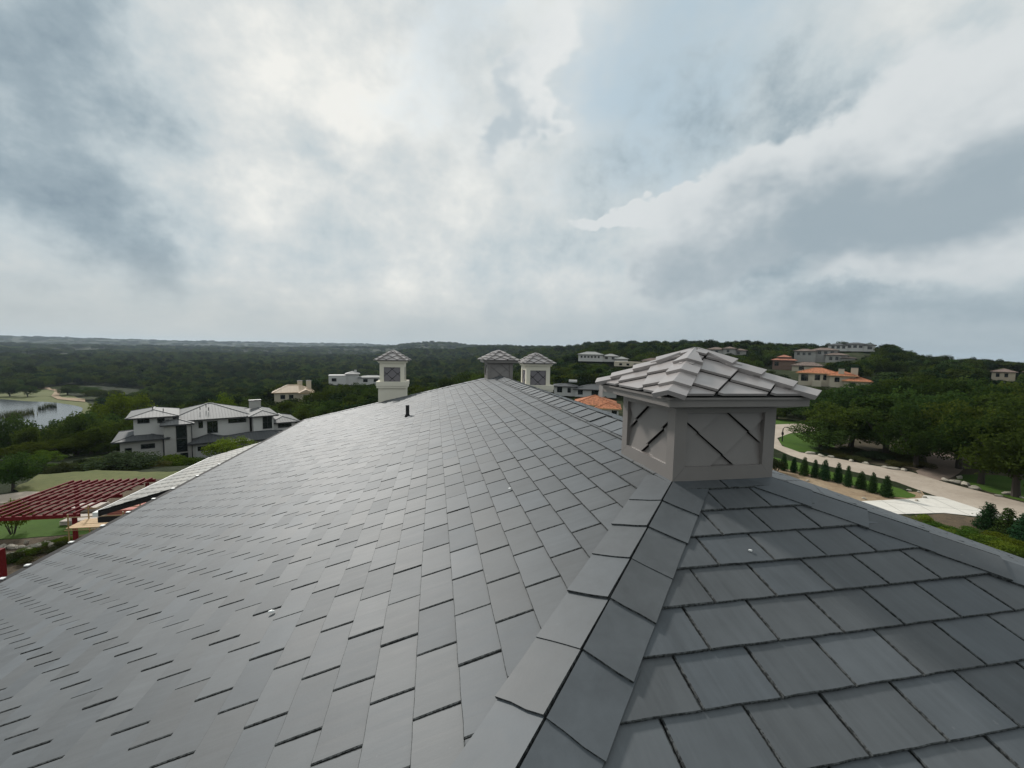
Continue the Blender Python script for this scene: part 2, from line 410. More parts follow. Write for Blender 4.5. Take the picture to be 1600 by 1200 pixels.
# ------------------------------------------------------------------ terrain
G = -15.0
CP = []   # (az deg, r, z)
for az_, prof in {-75: (-17, -24, -34, -38, -38, -32, -16, 34), -42: (-17, -25, -36.5, -37, -37, -32, -18, 44), -34: (-18, -26, -36.5, -37, -37, -32, -18, 42),
                  -22: (-19, -24, -34, -38, -38, -32, -16, 46), -10: (-19, -21, -27, -36, -38, -30, 0, 58), 0: (-19, -22, -28, -36, -30, -8, 40, 40),
                  8: (-18, -20, -24, -30, -22, 6, 30, 30), 16: (-17, -17, -16, -14, -4, 8, 10, 0), 24: (-16, -15, -10, 0, 8, 8, 0, -20),
                  32: (-15, -14, -9, 2, 9, 6, -20, -40), 40: (-15, -13, -6, 3, 6, 0, -30, -60), 50: (-15, -12, -7, 0, 0, -10, -40, -60),
                  58: (-15, -13, -10, -9, -14, -30, -50, -40), 68: (-15, -14, -13, -16, -24, -36, -40, -30), 95: (-15, -15, -15, -18, -28, -36, -40, -30)}.items():
    for r_, z_ in zip((85, 140, 240, 420, 800, 1500, 3000, 6500), prof): CP.append((az_, r_, z_))
HOUSE_PTS = [(-28, 88, -19.6), (-17, 180, -21.5), (-10.5, 220, -18), (20.5, 140, -14.5), (23.5, 92, -15.2), (22.5, 262, -4.8), (29, 245, -6.5),
             (37.7, 300, 1), (44, 270, -7), (46, 258, -7), (48.5, 182, -10), (47.5, 330, -3), (50, 372, 5), (60.5, 300, -9)]
CP = np.array(CP+HOUSE_PTS, float)
CPw = np.r_[np.ones(len(CP)-len(HOUSE_PTS)), np.full(len(HOUSE_PTS), .35)]
def sstep(x): x = np.clip(x, 0, 1); return x*x*(3-2*x)
def terrain(x, y):
    x = np.atleast_1d(np.asarray(x, float)); y = np.atleast_1d(np.asarray(y, float))
    r_ = np.hypot(x, y)+1e-6; a = np.degrees(np.arctan2(x, y))
    d2 = ((a[:, None]-CP[:, 0])/11.0)**2+((np.log(r_)[:, None]-np.log(CP[:, 1]))/.42)**2+.02
    w = CPw/d2**2
    z = (w*CP[:, 2]).sum(1)/w.sum(1)
    r0 = 60+56*sstep((a-24)/8)
    und = np.sin(x*.011+y*.007)*np.cos(y*.009-x*.004)
    z = z+und*sstep((r_-500)/1500)*7
    z = G+(z-G)*sstep((r_-r0)/(28+20*sstep((a-24)/8)))
    # pond basin
    dl = np.hypot((x+213)/70, (y-268)/52)
    z = np.where(r_ > 150, z+(-37.0-z)*sstep((1.5-dl)/.35), z)
    return z
def tz(x, y): return float(terrain(x, y)[0])
def build_terrain():
    na = 150; rs = np.r_[[0.5, 30, 55], np.geomspace(62, 9000, 120)]
    A = np.radians(np.linspace(-80, 100, na))
    rr, aa = np.meshgrid(rs, A, indexing='ij'); X = (rr*np.sin(aa)).ravel(); Y = (rr*np.cos(aa)).ravel()
    Z = terrain(X, Y); Z[:na*3] = G
    # soft small relief where it cannot cut the flat sheets
    v = np.c_[X, Y, Z]
    i, j = np.meshgrid(np.arange(len(rs)-1), np.arange(na-1), indexing='ij')
    k = (i*na+j).ravel(); f = np.c_[k, k+na, k+na+1, k+1]
    me = np_mesh('ground', v, f, 4); me.shade_smooth()
    o = link('ground', me, M['ground']); tag(o, kind='structure')
    # ground behind the camera
    b = MB().add([(-400, -400, G-.05), (400, -400, G-.05), (400, 0.6, G-.05), (-400, .6, G-.05)], [(0, 1, 2, 3)])
    tag(b.build('ground', M['ground']), kind='structure')
build_terrain()
def sheet(name, pix, mat, lift, z=G, kind='structure'):
    pts = [atz(u, v, z)[:2] for u, v in pix]
    if mat not in (M['road'], M['concrete'], M['paver']):
        q = []; r_ = random.Random(len(pix))
        for i in range(len(pts)):
            a, b = pts[i], pts[(i+1) % len(pts)]; k_ = max(1, int(np.linalg.norm(b-a)/.9))
            for j in range(k_): q.append(a+(b-a)*(j/k_)+np.array([r_.uniform(-.22, .22), r_.uniform(-.22, .22)]))
        pts = q
    o = MB().add([(p[0], p[1], z+lift) for p in pts], [tuple(range(len(pts)))]).build(name, mat)
    return tag(o, kind=kind)
def smooth_ring(pts, it=2):
    for _ in range(it):
        q = []
        for i in range(len(pts)):
            a, b = pts[i], pts[(i+1) % len(pts)]
            q += [(a[0]*.75+b[0]*.25, a[1]*.75+b[1]*.25), (a[0]*.25+b[0]*.75, a[1]*.25+b[1]*.75)]
        pts = q
    return pts
ROADF = [(1213, 672), (1214, 684), (1222, 697), (1250, 707), (1300, 715), (1350, 725), (1425, 738), (1470, 752), (1500, 760), (1550, 773), (1600, 786), (1680, 808)]
ROADN = [(1680, 840), (1600, 813), (1540, 798), (1470, 778), (1430, 764), (1400, 753), (1355, 742), (1310, 732), (1265, 722), (1235, 712), (1208, 700), (1192, 690), (1188, 672)]
sheet('leaf_litter_ground', [(1296, 676), (1420, 690), (1640, 720), (1680, 806), (1600, 784), (1500, 758), (1425, 736), (1350, 723), (1300, 713), (1285, 707)], M['litter'], .012)
sheet('dirt_verge', [(1190, 725), (1230, 728), (1300, 745), (1385, 768), (1442, 768), (1447, 780), (1440, 785), (1380, 800), (1300, 790), (1190, 760)], M['dirt'], .012)
sheet('road', ROADF+ROADN, M['road'], .03)
sheet('road', [(1188, 672), (1190, 664), (1250, 662), (1277, 668), (1277, 673), (1235, 677), (1213, 685)], M['road'], .026)
sheet('paver_drive', smooth_ring([(1425, 739), (1449, 727), (1447, 712), (1432, 700), (1462, 697), (1482, 709), (1500, 721), (1507, 732), (1496, 742), (1470, 754)], 1), M['paver'], .022)
sheet('concrete_apron', [(1338, 784), (1440, 779), (1443, 774), (1472, 777), (1540, 799), (1600, 814), (1600, 817), (1530, 808), (1475, 802), (1400, 804), (1375, 802)], M['concrete'], .045)
sheet('lawn', smooth_ring([(1215, 684), (1235, 677), (1275, 673), (1306, 680), (1302, 704), (1255, 708), (1222, 698)], 1), M['lawn'], .02)
sheet('lawn', [(1205, 714), (1240, 721), (1300, 737), (1380, 757), (1410, 764), (1428, 773), (1422, 779), (1385, 775), (1345, 762), (1290, 747), (1240, 735), (1205, 728)], M['lawn'], .02)
sheet('lawn', [(1502, 741), (1560, 742), (1680, 765), (1680, 800), (1600, 783), (1540, 768), (1496, 750)], M['lawn'], .02)
sheet('lawn', [(1188, 664), (1200, 655), (1262, 655), (1262, 662), (1220, 663)], M['lawn'], .02)
sheet('planting_bed', [(1430, 806), (1480, 803), (1530, 810), (1640, 826), (1700, 900), (1500, 860)], M['mulch'], .02)
sheet('meadow', [(20, 765), (60, 742), (150, 735), (260, 738), (330, 730), (330, 742), (200, 765), (60, 778)], M['meadow'], .014)
sheet('lane', [(-20, 776), (40, 768), (90, 769), (90, 775), (30, 783), (-20, 790)], M['road'], .02)
sheet('lawn', [(-30, 812), (60, 806), (200, 800), (180, 835), (60, 838), (-30, 845)], M['lawn'], .012)
sheet('dirt_yard', [(-60, 806), (60, 772), (130, 752), (262, 748), (230, 790), (200, 802), (60, 811)], M['mulch'], .024)
sheet('dirt_yard', [(-40, 846), (40, 843), (170, 832), (150, 870), (0, 960), (-60, 960)], M['mulch'], .02)
# pond, its shore and track
def poly_world(name, pts, mat, z, kind='structure'):
    return tag(MB().add([(x, y, z) for x, y in pts], [tuple(range(len(pts)))]).build(name, mat), kind=kind)
ZL = -36.2
def zpix(pix, z): return [tuple(atz(u, v, z)[:2]) for u, v in pix]
poly_world('pond', smooth_ring(zpix([(-60, 700), (-60, 622), (0, 623), (40, 627), (80, 628), (122, 634), (132, 639), (118, 650), (70, 668), (45, 680)], ZL), 2), M['water'], ZL)
poly_world('pond_shore', smooth_ring(zpix([(-90, 612), (40, 603), (84, 606), (140, 628), (146, 642), (110, 664), (40, 690), (-90, 720)], ZL), 2), M['meadow'], ZL-.25)
poly_world('track', zpix([(0, 607), (40, 604), (75, 605), (96, 611), (92, 618), (97, 621), (133, 623), (133, 628), (90, 624), (80, 619), (86, 611), (70, 607.5), (0, 609.5)], ZL), M['dirt'], ZL+.1)
def hit(u, v):
    for r_ in np.geomspace(60, 3000, 400):
        p = atr(u, v, r_)
        if p[2] < tz(p[0], p[1]): return p
    return p
poly_hill = [hit(*q) for q in ((1372, 579.5), (1418, 573), (1428, 571), (1424, 574.5), (1398, 580))]
tag(MB().add([(q[0], q[1], q[2]+.25) for q in poly_hill], [tuple(range(5))]).build('hill_drive', M['concrete']), kind='structure')

# ------------------------------------------------------------------ the slate-roofed house we stand on
S = .75                                   # metres per cupola width
XR, ZR, YP, T, XE, YQ = 2.5373*S, -.9532*S, 3.6835*S, .3308, -7.6441*S, 16.4455*S
RUN = XR-XE; ZE = ZR-T*RUN; NT_ = math.hypot(1, T)
house = empty('slate_roof_house', (XR, (YP+YQ)/2, G))
tag(house, 'house under the big dark slate hip roof filling the foreground, cupolas on its ridge', 'house')
HO = Vector(house.location)
def child(o, parent=house):              # keep world placement for a mesh written in world coordinates
    o.parent = parent; w = Vector((0, 0, 0)); q = parent
    while q: w += q.location; q = q.parent
    o.location = Vector(o.location)-w
    return o
# walls and soffit
wl = MB().box(XE+.6, 2*XR-XE-.6, YP-RUN+.6, YQ+RUN-.6, G+.0, ZE-.12).build('wall', M['stucco']); child(wl)
sf = MB().box(XE+.06, 2*XR-XE-.06, YP-RUN+.06, YQ+RUN-.06, ZE-.16, ZE-.06).build('soffit', M['dark_metal']); child(sf)
x0, x1, y0, y1 = XE+.03, 2*XR-XE-.03, YP-RUN+.03, YQ+RUN-.03
dk = MB().add([(x0, y0, ZE-.015), (x1, y0, ZE-.015), (x1, y1, ZE-.015), (x0, y1, ZE-.015), (XR, YP, ZR-.025), (XR, YQ, ZR-.025)],
              [(0, 4, 5, 3), (0, 1, 4), (1, 2, 5, 4), (2, 3, 5), (0, 3, 2, 1)]).build('roof', M['deck']); child(dk)
roof = dk
TH, GAPW = .0115, .006
class Plane:
    """slope with across axis a, up-slope axis b (3D unit), normal n; O on the ridge line level at a=0, b=0"""
    def __init__(s, O, a, b):
        s.O = Vector(O); s.a = Vector(a).normalized(); s.b = Vector(b).normalized(); s.n = s.a.cross(s.b)
        if s.n.z < 0: s.n = -s.n
    def p(s, u, v, h): return s.O+s.a*u+s.b*v+s.n*h
BS = NT_                                  # plan -> slope length
PL = Plane((XR, 0, ZR), (0, 1, 0), (1, 0, T)); PF = Plane((0, YP, ZR), (1, 0, 0), (0, 1, T))
PR = Plane((XR, 0, ZR), (0, 1, 0), (-1, 0, T)); PB = Plane((0, YQ, ZR), (1, 0, 0), (0, -1, T))
# regions in (u, v): v in [-RUN*BS, 0]
k = 1/BS
regL = [(-1, k, -YP), (1, k, YQ), (0, -1, RUN*BS+.03), (0, 1, 0)]      # u >= YP+v/BS ; u <= YQ-v/BS
regR = regL
regF = [(-1, k, -XR), (1, k, XR), (0, -1, RUN*BS+.03), (0, 1, 0)]        # |u-XR| <= -v/BS
regB = regF
def slate_outline(w, l, r_):
    """ring (u, v, inset flag) with slightly chipped edges; u centred, v from the butt"""
    pts = []
    def e(): return r_.uniform(-.0022, .0022)
    nb = 5
    for i in range(nb+1): pts.append((-w/2+w*i/nb+(e() if 0 < i < nb else 0), abs(e())*1.4))
    for i in range(1, 4): pts.append((w/2-abs(e())*.8, l*i/3))
    for i in range(3, 0, -1): pts.append((-w/2+abs(e())*.8, l*i/3))
    return pts
def slate_geo(ring, e, th, lift, skew=0.0):
    """ring in local (u,v); top plane falls towards the head"""
    top = []; bot = []
    H = TH*1.45+lift
    for u, v in ring:
        h = H-(v/e)*TH+skew*u
        top.append((u, v, h)); bot.append((u, v, h-th))
    n = len(ring)
    cu_ = sum(q[0] for q in ring)/n; cv_ = sum(q[1] for q in ring)/n; mx = max(abs(q[0]-cu_) for q in ring); my = max(abs(q[1]-cv_) for q in ring)
    ins = [(cu_+(u-cu_)*(1-.0052/mx), cv_+(v-cv_)*(1-.0060/my), h+.0) for u, v, h in top]
    low = [(u, v, h-.0022) for u, v, h in top]
    vs = ins+low+bot
    fs = [tuple(range(n))]
    for a, b in ((0, n), (n, 2*n)):
        fs += [(a+i, b+i, b+(i+1) % n, a+(i+1) % n) for i in range(n)]
    return vs, fs
PLACED = []                               # (plane, u, v, ring, th, lift, skew, clipped, e)
def lay(plane, reg, e, wd, v0, u0, key):
    r_ = random.Random(key)
    up = 2*int(math.ceil(-v0/e/2)); v0 += up*e
    nrow = int(RUN*BS/e)+4
    for i in range(0, nrow):
        v = v0-i*e
        if v > 0 or v < -RUN*BS-.06: continue
        half = -v/BS
        ua, ub = ((YP-half, YQ+half) if reg is regL else (XR-half, XR+half))
        base = u0+(wd/2 if i % 2 else 0)
        j0 = int(math.floor((ua-base)/wd))-1; j1 = int(math.ceil((ub-base)/wd))+1
        for j in range(j0, j1+1):
            uc = base+(j+.5)*wd
            w = wd-GAPW; l = e*1.32
            rc = [(uc-w/2, v), (uc+w/2, v), (uc+w/2, v+l), (uc-w/2, v+l)]
            cp = clip(rc, reg)
            if not cp or area(cp) < .004: continue
            full = abs(area(cp)-w*l) < 1e-6
            PLACED.append((plane, uc, v, None if full else [(q[0]-uc, q[1]-v) for q in cp], r_.random(), e, w, l))
lay(PL, regL, .2338*S*BS, .4325*S, (-.0925*S-XR)*BS+0*.2338, (2.359-.4325*4)*S, 1)
lay(PF, regF, .2495*S*BS, .4255*S, (1.5815*S-YP)*BS+.2495*S*BS*4, (1.65-.4255*4)*S, 2)
lay(PR, regR, .2338*S*BS, .4325*S, -.12, .1, 3)
lay(PB, regB, .2495*S*BS, .4255*S, -.12, .1, 4)
VARS = {}
def variant(e, w, l, idx):
    key = (round(e, 5), idx)
    if key not in VARS:
        r_ = random.Random(idx*31+int(e*1e5))
        th = TH*r_.uniform(.75, 1.25); lift = r_.choice((0, 0, 0, .0005, .001, .002, .004)); sk = r_.uniform(-.004, .004)
        vs, fs = slate_geo(slate_outline(w, l, r_), e, th+lift*.6, lift, sk)
        VARS[key] = (vs, fs)
    return VARS[key]
vis = []
for q, (pl, u, v, ring, rr, e, w, l) in enumerate(PLACED):
    c = pl.p(u, v+e/2, 0); px = proj(c)
    s_ = 0
    if pl in (PL, PF) and px and -60 < px[0] < 1660 and 560 < px[1] < 1290:
        vd = c.normalized(); s_ = abs(vd.dot(pl.n))/c.length_squared
        # hidden below the hip caps or the cupola: skip slivers
        if ring is not None and area(ring) < .02: s_ *= .3
    vis.append(s_)
near = set(sorted(range(len(PLACED)), key=lambda i: -vis[i])[:300])
SM = {}
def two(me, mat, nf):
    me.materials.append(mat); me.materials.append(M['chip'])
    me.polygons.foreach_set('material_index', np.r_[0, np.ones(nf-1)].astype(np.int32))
fieldX, fieldY = ([], [], []), ([], [], [])
for q, (pl, u, v, ring, rr, e, w, l) in enumerate(PLACED):
    idx = int(rr*14)
    if ring is None: vs, fs = variant(e, w, l, idx)
    else: vs, fs = slate_geo(ring, e, TH, rr*.002, 0)
    rot = Matrix((pl.a, pl.b, pl.n)).transposed().to_4x4()
    Mw = Matrix.Translation(pl.p(u, v, 0)) @ rot
    gx = pl in (PL, PR)
    if q in near:
        if ring is None:
            key = (round(e, 5), idx, gx)
            if key not in SM:
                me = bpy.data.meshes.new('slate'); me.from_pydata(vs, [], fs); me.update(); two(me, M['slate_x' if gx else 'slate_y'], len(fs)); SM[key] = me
            me = SM[key]
        else:
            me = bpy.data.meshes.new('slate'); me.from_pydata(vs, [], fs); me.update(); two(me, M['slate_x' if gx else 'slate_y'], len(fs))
        o = bpy.data.objects.new('slate', me); C.objects.link(o)
        o.parent = roof; o.matrix_local = Mw
        o.location = Mw.translation-(HO+Vector(roof.location))
    else:
        V, Fc, A = fieldX if gx else fieldY
        kk = len(V)
        V += [tuple(Mw @ Vector(p)) for p in vs]; Fc += [tuple(i+kk for i in f) for f in fs]; A += [rr]*len(vs)
def field(name, V, Fc, A, mat, chips=True):
    me = bpy.data.meshes.new(name); me.from_pydata(V, [], Fc); me.update()
    at = me.attributes.new('rnd', 'FLOAT', 'POINT'); at.data.foreach_set('value', np.array(A, np.float32))
    if chips:
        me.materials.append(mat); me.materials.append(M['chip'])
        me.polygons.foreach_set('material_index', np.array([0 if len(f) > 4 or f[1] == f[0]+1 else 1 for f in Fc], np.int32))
    o = link(name, me, mat); child(o, roof); tag(o, kind='stuff'); return o
field('slate_field', *fieldX, M['slate_xs']); field('slate_field', *fieldY, M['slate_ys'])
# hip and ridge caps: two boards per step, each lying on its own slope
CAPV = ([], [], [])
def caps(A, d, n, step, inward, name, single, start=0.0, wid=.205):
    """A start (low end), d unit direction uphill along the crest; inward: list of the slope planes on both sides"""
    d = Vector(d).normalized(); r_ = random.Random(len(name)+n)
    for pl in inward:
        side = pl.n.cross(d)                    # in plane, perpendicular to the crest
        if side.dot(pl.b) > 0: side = -side
        for i in range(n):
            o0 = A+d*(start+i*step)
            ww = wid*r_.uniform(.97, 1.03); L = step*1.25; hh = .0250+r_.uniform(0, .007)
            ring = [(.0, abs(r_.uniform(0, .004))), (ww*.33, r_.uniform(-.003, .003)), (ww*.66, r_.uniform(-.003, .003)), (ww, r_.uniform(-.002, .006)), (ww-.002, L*.5), (ww, L), (0, L)]
            def P(u, v, h): return o0+side*u+d*v+pl.n*h
            th = .0105+r_.uniform(0, .003)
            top = [P(u, v, hh-(v/step)*.009) for u, v in ring]; low = [P(u, v, hh-(v/step)*.009-th) for u, v in ring]
            mb = MB().prism(top, low)
            if single:
                c0 = o0; mb.v = [tuple(Vector(q)-c0) for q in mb.v]
                o = mb.build(name, M['slate_cap']); o.location = c0; child(o, roof)
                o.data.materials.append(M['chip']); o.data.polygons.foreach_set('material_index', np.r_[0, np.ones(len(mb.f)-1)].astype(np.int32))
            else:
                V, Fc, At = CAPV; kk = len(V); V += mb.v; Fc += [tuple(i_+kk for i_ in f) for f in mb.f]; At += [r_.random()]*len(mb.v)
STEP = .3725*S*math.hypot(1, T/math.sqrt(2))
def hip(px, py, qx, qy, planes, name, single, phase=0.0):
    P0 = Vector((px, py, ZR)); P1 = Vector((qx, qy, ZE)); d = (P0-P1); L = d.length-.45*S*1.4
    n = int(L/STEP); caps(P0-d.normalized()*(n*STEP+.45*S*1.45+phase), d, n, STEP, planes, name, single)
hip(XR, YP, XE, YP-RUN, (PL, PF), 'hip_slate', True, .02)
hip(XR, YP, 2*XR-XE, YP-RUN, (PR, PF), 'hip_slate', True)
hip(XR, YQ, XE, YQ+RUN, (PL, PB), 'hip_slate', False)
hip(XR, YQ, 2*XR-XE, YQ+RUN, (PR, PB), 'hip_slate', False)
nr = int((YQ-YP-1.1*S)/STEP)
caps(Vector((XR, YP+.52*S, ZR)), (0, 1, 0), nr, STEP, (PL, PR), 'ridge_slate', True)
field('hip_slate_field', *CAPV, M['slate_caps'], False)
# gutter along the left eave and its pale brackets
g = MB()
ya, yb = YP-RUN, YQ+RUN
g.prism([(XE+.02, ya, ZE+.005), (XE-.10, ya, ZE+.0), (XE-.10, ya, ZE-.13), (XE+.02, ya, ZE-.13)], [(XE+.02, yb, ZE+.005), (XE-.10, yb, ZE+.0), (XE-.10, yb, ZE-.13), (XE+.02, yb, ZE-.13)])
child(g.build('gutter', M['dark_metal']))
for (u, v) in ((14, 905), (52, 884), (120, 848), (169, 822), (208, 801), (247, 780), (276, 764), (312, 744), (346, 726)):
    y = atz(u, v, ZE)[1]
    o = MB().box(XE-.10, XE-.04, y-.025, y+.025, ZE+.008, ZE+.024).build('gutter_bracket', M['white_metal']); child(o)
# vent pipe
vb = Vector((-.61, 9.77, -1.545))
child(MB().tube([vb+Vector((0, 0, -.05)), vb+Vector((0, 0, .27))], [.042, .042], 14).build('vent_pipe', M['black_pipe'], smooth=False))
child(MB().tube([vb+Vector((0, 0, .0)), vb+Vector((0, 0, .05))], [.07, .05], 14).build('pipe_collar', M['dark_metal']))

# ---- pyramid caps with diamond tiles (cupolas and chimneys)
def rotk(p, k):
    x, y, z = p
    for _ in range(k): x, y = -y, x
    return (x, y, z)
def cap_roof(parent, he, ze, za, sc_, mat, a=.25, c=.2, proud=.052, hips=4, hw=.125, sub='roof_tile'):
    """he half eave, ze eave z, za apex z (all in units of sc_)"""
    rise = za-ze; ln = math.hypot(he, rise); up = (0, he/ln, rise/ln); nn = (0, -rise/ln, he/ln)
    def P(x, s_, h): return (x*sc_, (-he+up[1]*s_+nn[1]*h)*sc_, (ze+up[2]*s_+nn[2]*h)*sc_)
    base = MB()
    base.add([(-he*sc_, -he*sc_, ze*sc_), (he*sc_, -he*sc_, ze*sc_), (he*sc_, he*sc_, ze*sc_), (-he*sc_, he*sc_, ze*sc_), (0, 0, za*sc_)],
             [(0, 1, 4), (1, 2, 4), (2, 3, 4), (3, 0, 4), (3, 2, 1, 0)])
    base.build('roof_deck', M['dark_metal'], parent)  # deck coloured dark for the shadow under the tile edges
    tiles = []
    nrow = int(ln/c)+2
    for j in range(-2, nrow):
        s0 = .03+j*c
        for i in range(-5, 6):
            if (i+j) % 2 == 0: continue
            x0_ = i*a
            poly = [(x0_, s0+.02*c), (x0_+a*.95, s0+c), (x0_, s0+2*c), (x0_-a*.95, s0+c)]
            tri = [(0, -1, -.004), (1, he/ln, he-.02), (-1, he/ln, he-.02)]
            q = clip(poly, tri)
            if not q or area(q) < .004: continue
            top = []; low = []
            for (x, s_) in q:
                h = .006+proud*(1-(s_-s0)/(2*c)); top.append((x, s_, h)); low.append((x, s_, max(h-.022, .001)))
            tiles.append((top, low))
    for k_ in range(4):
        for top, low in tiles:
            MB().prism([rotk(P(*q), k_) for q in top], [rotk(P(*q), k_) for q in low]).build(sub, mat, parent)
    # hip pieces
    hl = math.hypot(he*math.sqrt(2), rise)
    edges = [1.02, .845, .60, .36, 0.0][-(hips+1):] if hips == 4 else list(np.linspace(1.055, 0, hips+1))
    for k_ in range(4):
        for i in range(len(edges)-1):
            t0, t1 = edges[i], max(edges[i+1]-.05, 0.0)
            def Q(t_, off, h):       # t: 1 at corner 0 at apex; off along the eave of the front face (>0) or side face (<0)
                # point on hip then move perpendicular in the face plane
                cxp = -he*t_; cyp = -he*t_; czp = ze+rise*(1-t_)
                if off > 0: mv = (off*.80, -off*.60*up[1]*.85, -off*.60*up[2]*.85); nv = (0, nn[1], nn[2])
                elif off < 0:
                    o_ = -off; mv = (-o_*.60*up[1]*.85, o_*.80, -o_*.60*up[2]*.85); nv = (nn[1], 0, nn[2])
                else: mv = (0, 0, 0); nv = (nn[1]*.5, nn[1]*.5, nn[2])
                return tuple(q*sc_ for q in (cxp+mv[0]+nv[0]*h, cyp+mv[1]+nv[1]*h, czp+mv[2]+nv[2]*h))
            w0 = hw; w1 = hw if t1 > .12 else hw*.0+min(hw, t1*.9)
            h0, h1 = .072, .040
            ring0 = [(-w0, h0), (0, h0*1.12), (w0, h0)]; ring1 = [(-w1, h1), (0, h1*1.12), (w1, h1)]
            top0 = [Q(t0, *q) for q in ring0]; top1 = [Q(t1, *q) for q in ring1]
            lw0 = [Q(t0, o_, h-.042) for o_, h in ring0]; lw1 = [Q(t1, o_, h-.036) for o_, h in ring1]
            vs = top0+top1+lw0+lw1
            fs = [(0, 1, 4, 3), (1, 2, 5, 4), (6, 9, 10, 7), (7, 10, 11, 8), (0, 6, 7, 1), (1, 7, 8, 2), (3, 4, 10, 9), (4, 5, 11, 10), (0, 3, 9, 6), (2, 8, 11, 5)]
            MB().add([rotk(q, k_) for q in vs], fs).build('hip_cap', mat, parent)
def diamond_face(parent, k_, yf, x0, x1, z0, z1, a, c, zt, proud, mat, sc_, th=.014, shr=.985):
    for j in range(-4, 6):
        for i in range(-4, 5):
            if (i+j) % 2: continue
            xt, zz = i*a, zt+j*c
            q = clip([(xt, zz+c*(1-shr)), (xt+a*shr, zz+c), (xt, zz+2*c), (xt-a*shr, zz+c)], [(1, 0, x1), (-1, 0, -x0), (0, 1, z1), (0, -1, -z0)])
            if not q or area(q) < .0025: continue
            top = []; low = []
            for x, z in q:
                h = .004+proud*(1-(z-zz)/(2*c)); top.append((x*sc_, (yf-h)*sc_, z*sc_)); low.append((x*sc_, (yf-h+th)*sc_, z*sc_))
            MB().prism([rotk(p, k_) for p in top], [rotk(p, k_) for p in low]).build('diamond_panel', mat, parent)
def cupola(loc, label):
    o = empty('cupola', loc); o['label'] = label
    s_ = S
    hb = .425
    MB().box(-hb*s_, hb*s_, -hb*s_, hb*s_, -.13*s_, .55*s_).build('core', M['dark_metal'], o)  # dark colour stands for the shade in gaps between diamond panels
    for k_ in range(4):
        # mitred boards of the panel frame
        X0, X1, Z0, Z1 = -.5, .5, -.145, .535; a0, a1, b0, b1 = -.385, .385, -.02, .455
        for q in ([(X0, Z0), (X1, Z0), (a1, b0), (a0, b0)], [(X1, Z0), (X1, Z1), (a1, b1), (a1, b0)],
                  [(X1, Z1), (X0, Z1), (a0, b1), (a1, b1)], [(X0, Z1), (X0, Z0), (a0, b0), (a0, b1)]):
            cx_ = sum(p[0] for p in q)/4; cz_ = sum(p[1] for p in q)/4
            q = [(cx_+(x-cx_)*.998, cz_+(z-cz_)*.996) for x, z in q]
            # outer corners run to the neighbour's face, slightly held back
            MB().prism([rotk((x*s_, -.5*s_, z*s_), k_) for x, z in q], [rotk((x*(.845 if abs(x) > .45 else 1)*s_, -.4235*s_, z*s_), k_) for x, z in q]).build('frame_board', M['taupe'], o)
        diamond_face(o, k_, -.428, a0-.01, a1+.01, b0-.008, b1+.008, .253, .206, .069, .058, M['taupe'], s_, .008, .972)
        # dark strip standing for the shadow gap under the base
    MB().box(-.49*s_, .49*s_, -.49*s_, .49*s_, -.158*s_, -.146*s_).build('base_shadow_strip', M['dark_metal'], o)
    c = MB()
    def ringbox(h0, z0, h1, z1):
        c.prism([(-h1*s_, -h1*s_, z1*s_), (h1*s_, -h1*s_, z1*s_), (h1*s_, h1*s_, z1*s_), (-h1*s_, h1*s_, z1*s_)],
                [(-h0*s_, -h0*s_, z0*s_), (h0*s_, -h0*s_, z0*s_), (h0*s_, h0*s_, z0*s_), (-h0*s_, h0*s_, z0*s_)])
    ringbox(.53, .50, .655, .53); ringbox(.668, .532, .668, .592); ringbox(.69, .594, .69, .612)
    c.build('cornice', M['taupe'], o)
    cap_roof(o, .69, .614, 1.0, s_, M['taupe_roof'])
    return o
cu = cupola((XR, YP, ZR), 'near taupe metal cupola with diamond panels and pyramid roof'); child(cu)
c2 = copy_tree(cu, house); c2.location = Vector((XR, YQ, ZR))-HO; c2['label'] = 'far taupe cupola at the other end of the ridge'
def chimney(x, y, label, zbot):
    o = empty('chimney', (x, y, zbot)); o['label'] = label
    def B(name, h, z0, z1, mat): return MB().box(-h, h, -h, h, z0-zbot, z1-zbot).build(name, mat, o)
    B('shaft', .50, zbot, -1.44, M['stucco']); B('band', .555, -1.44, -1.36, M['stucco']); B('band', .575, -1.36, -1.20, M['stucco'])
    B('core', .40, -1.2, -.52, M['dark_metal'])
    for k_ in range(4):
        for (xa, xb, za, zb) in ((-.45, -.30, -1.2, -.5), (.30, .45, -1.2, -.5), (-.30, .30, -.66, -.5)):
            vs = MB().box(xa, xb if xb < .44 else .4495, -.4502, -.405, za-zbot, zb-zbot)
            vs.v = [rotk(p, k_) for p in vs.v]; vs.build('frame_board', M['stucco'], o)
        diamond_face(o, k_, -.402, -.30, .30, -1.2-zbot, -.66-zbot, .20, .18, -1.10-zbot, .025, M['panel_far'], 1.0, .010, .90)
    B('cornice', .50, -.5, -.45, M['stucco']); B('cornice', .53, -.45, -.415, M['stucco'])
    cap_roof(o, .585, (-.41-zbot), (-.03-zbot), 1.0, M['taupe_roof'], a=.195, c=.165, proud=.042, hips=4, hw=.075)
    child(o)
    return o
p1 = atr(614.5, 600, 16.6); p2 = atr(836, 600, 15.6)
chimney(p1[0], p1[1], 'cream stucco chimney with slatted grey screens left of the far cupola', -2.6)
chimney(p2[0], p2[1], 'cream stucco chimney right of the far cupola, behind the ridge', -2.2)

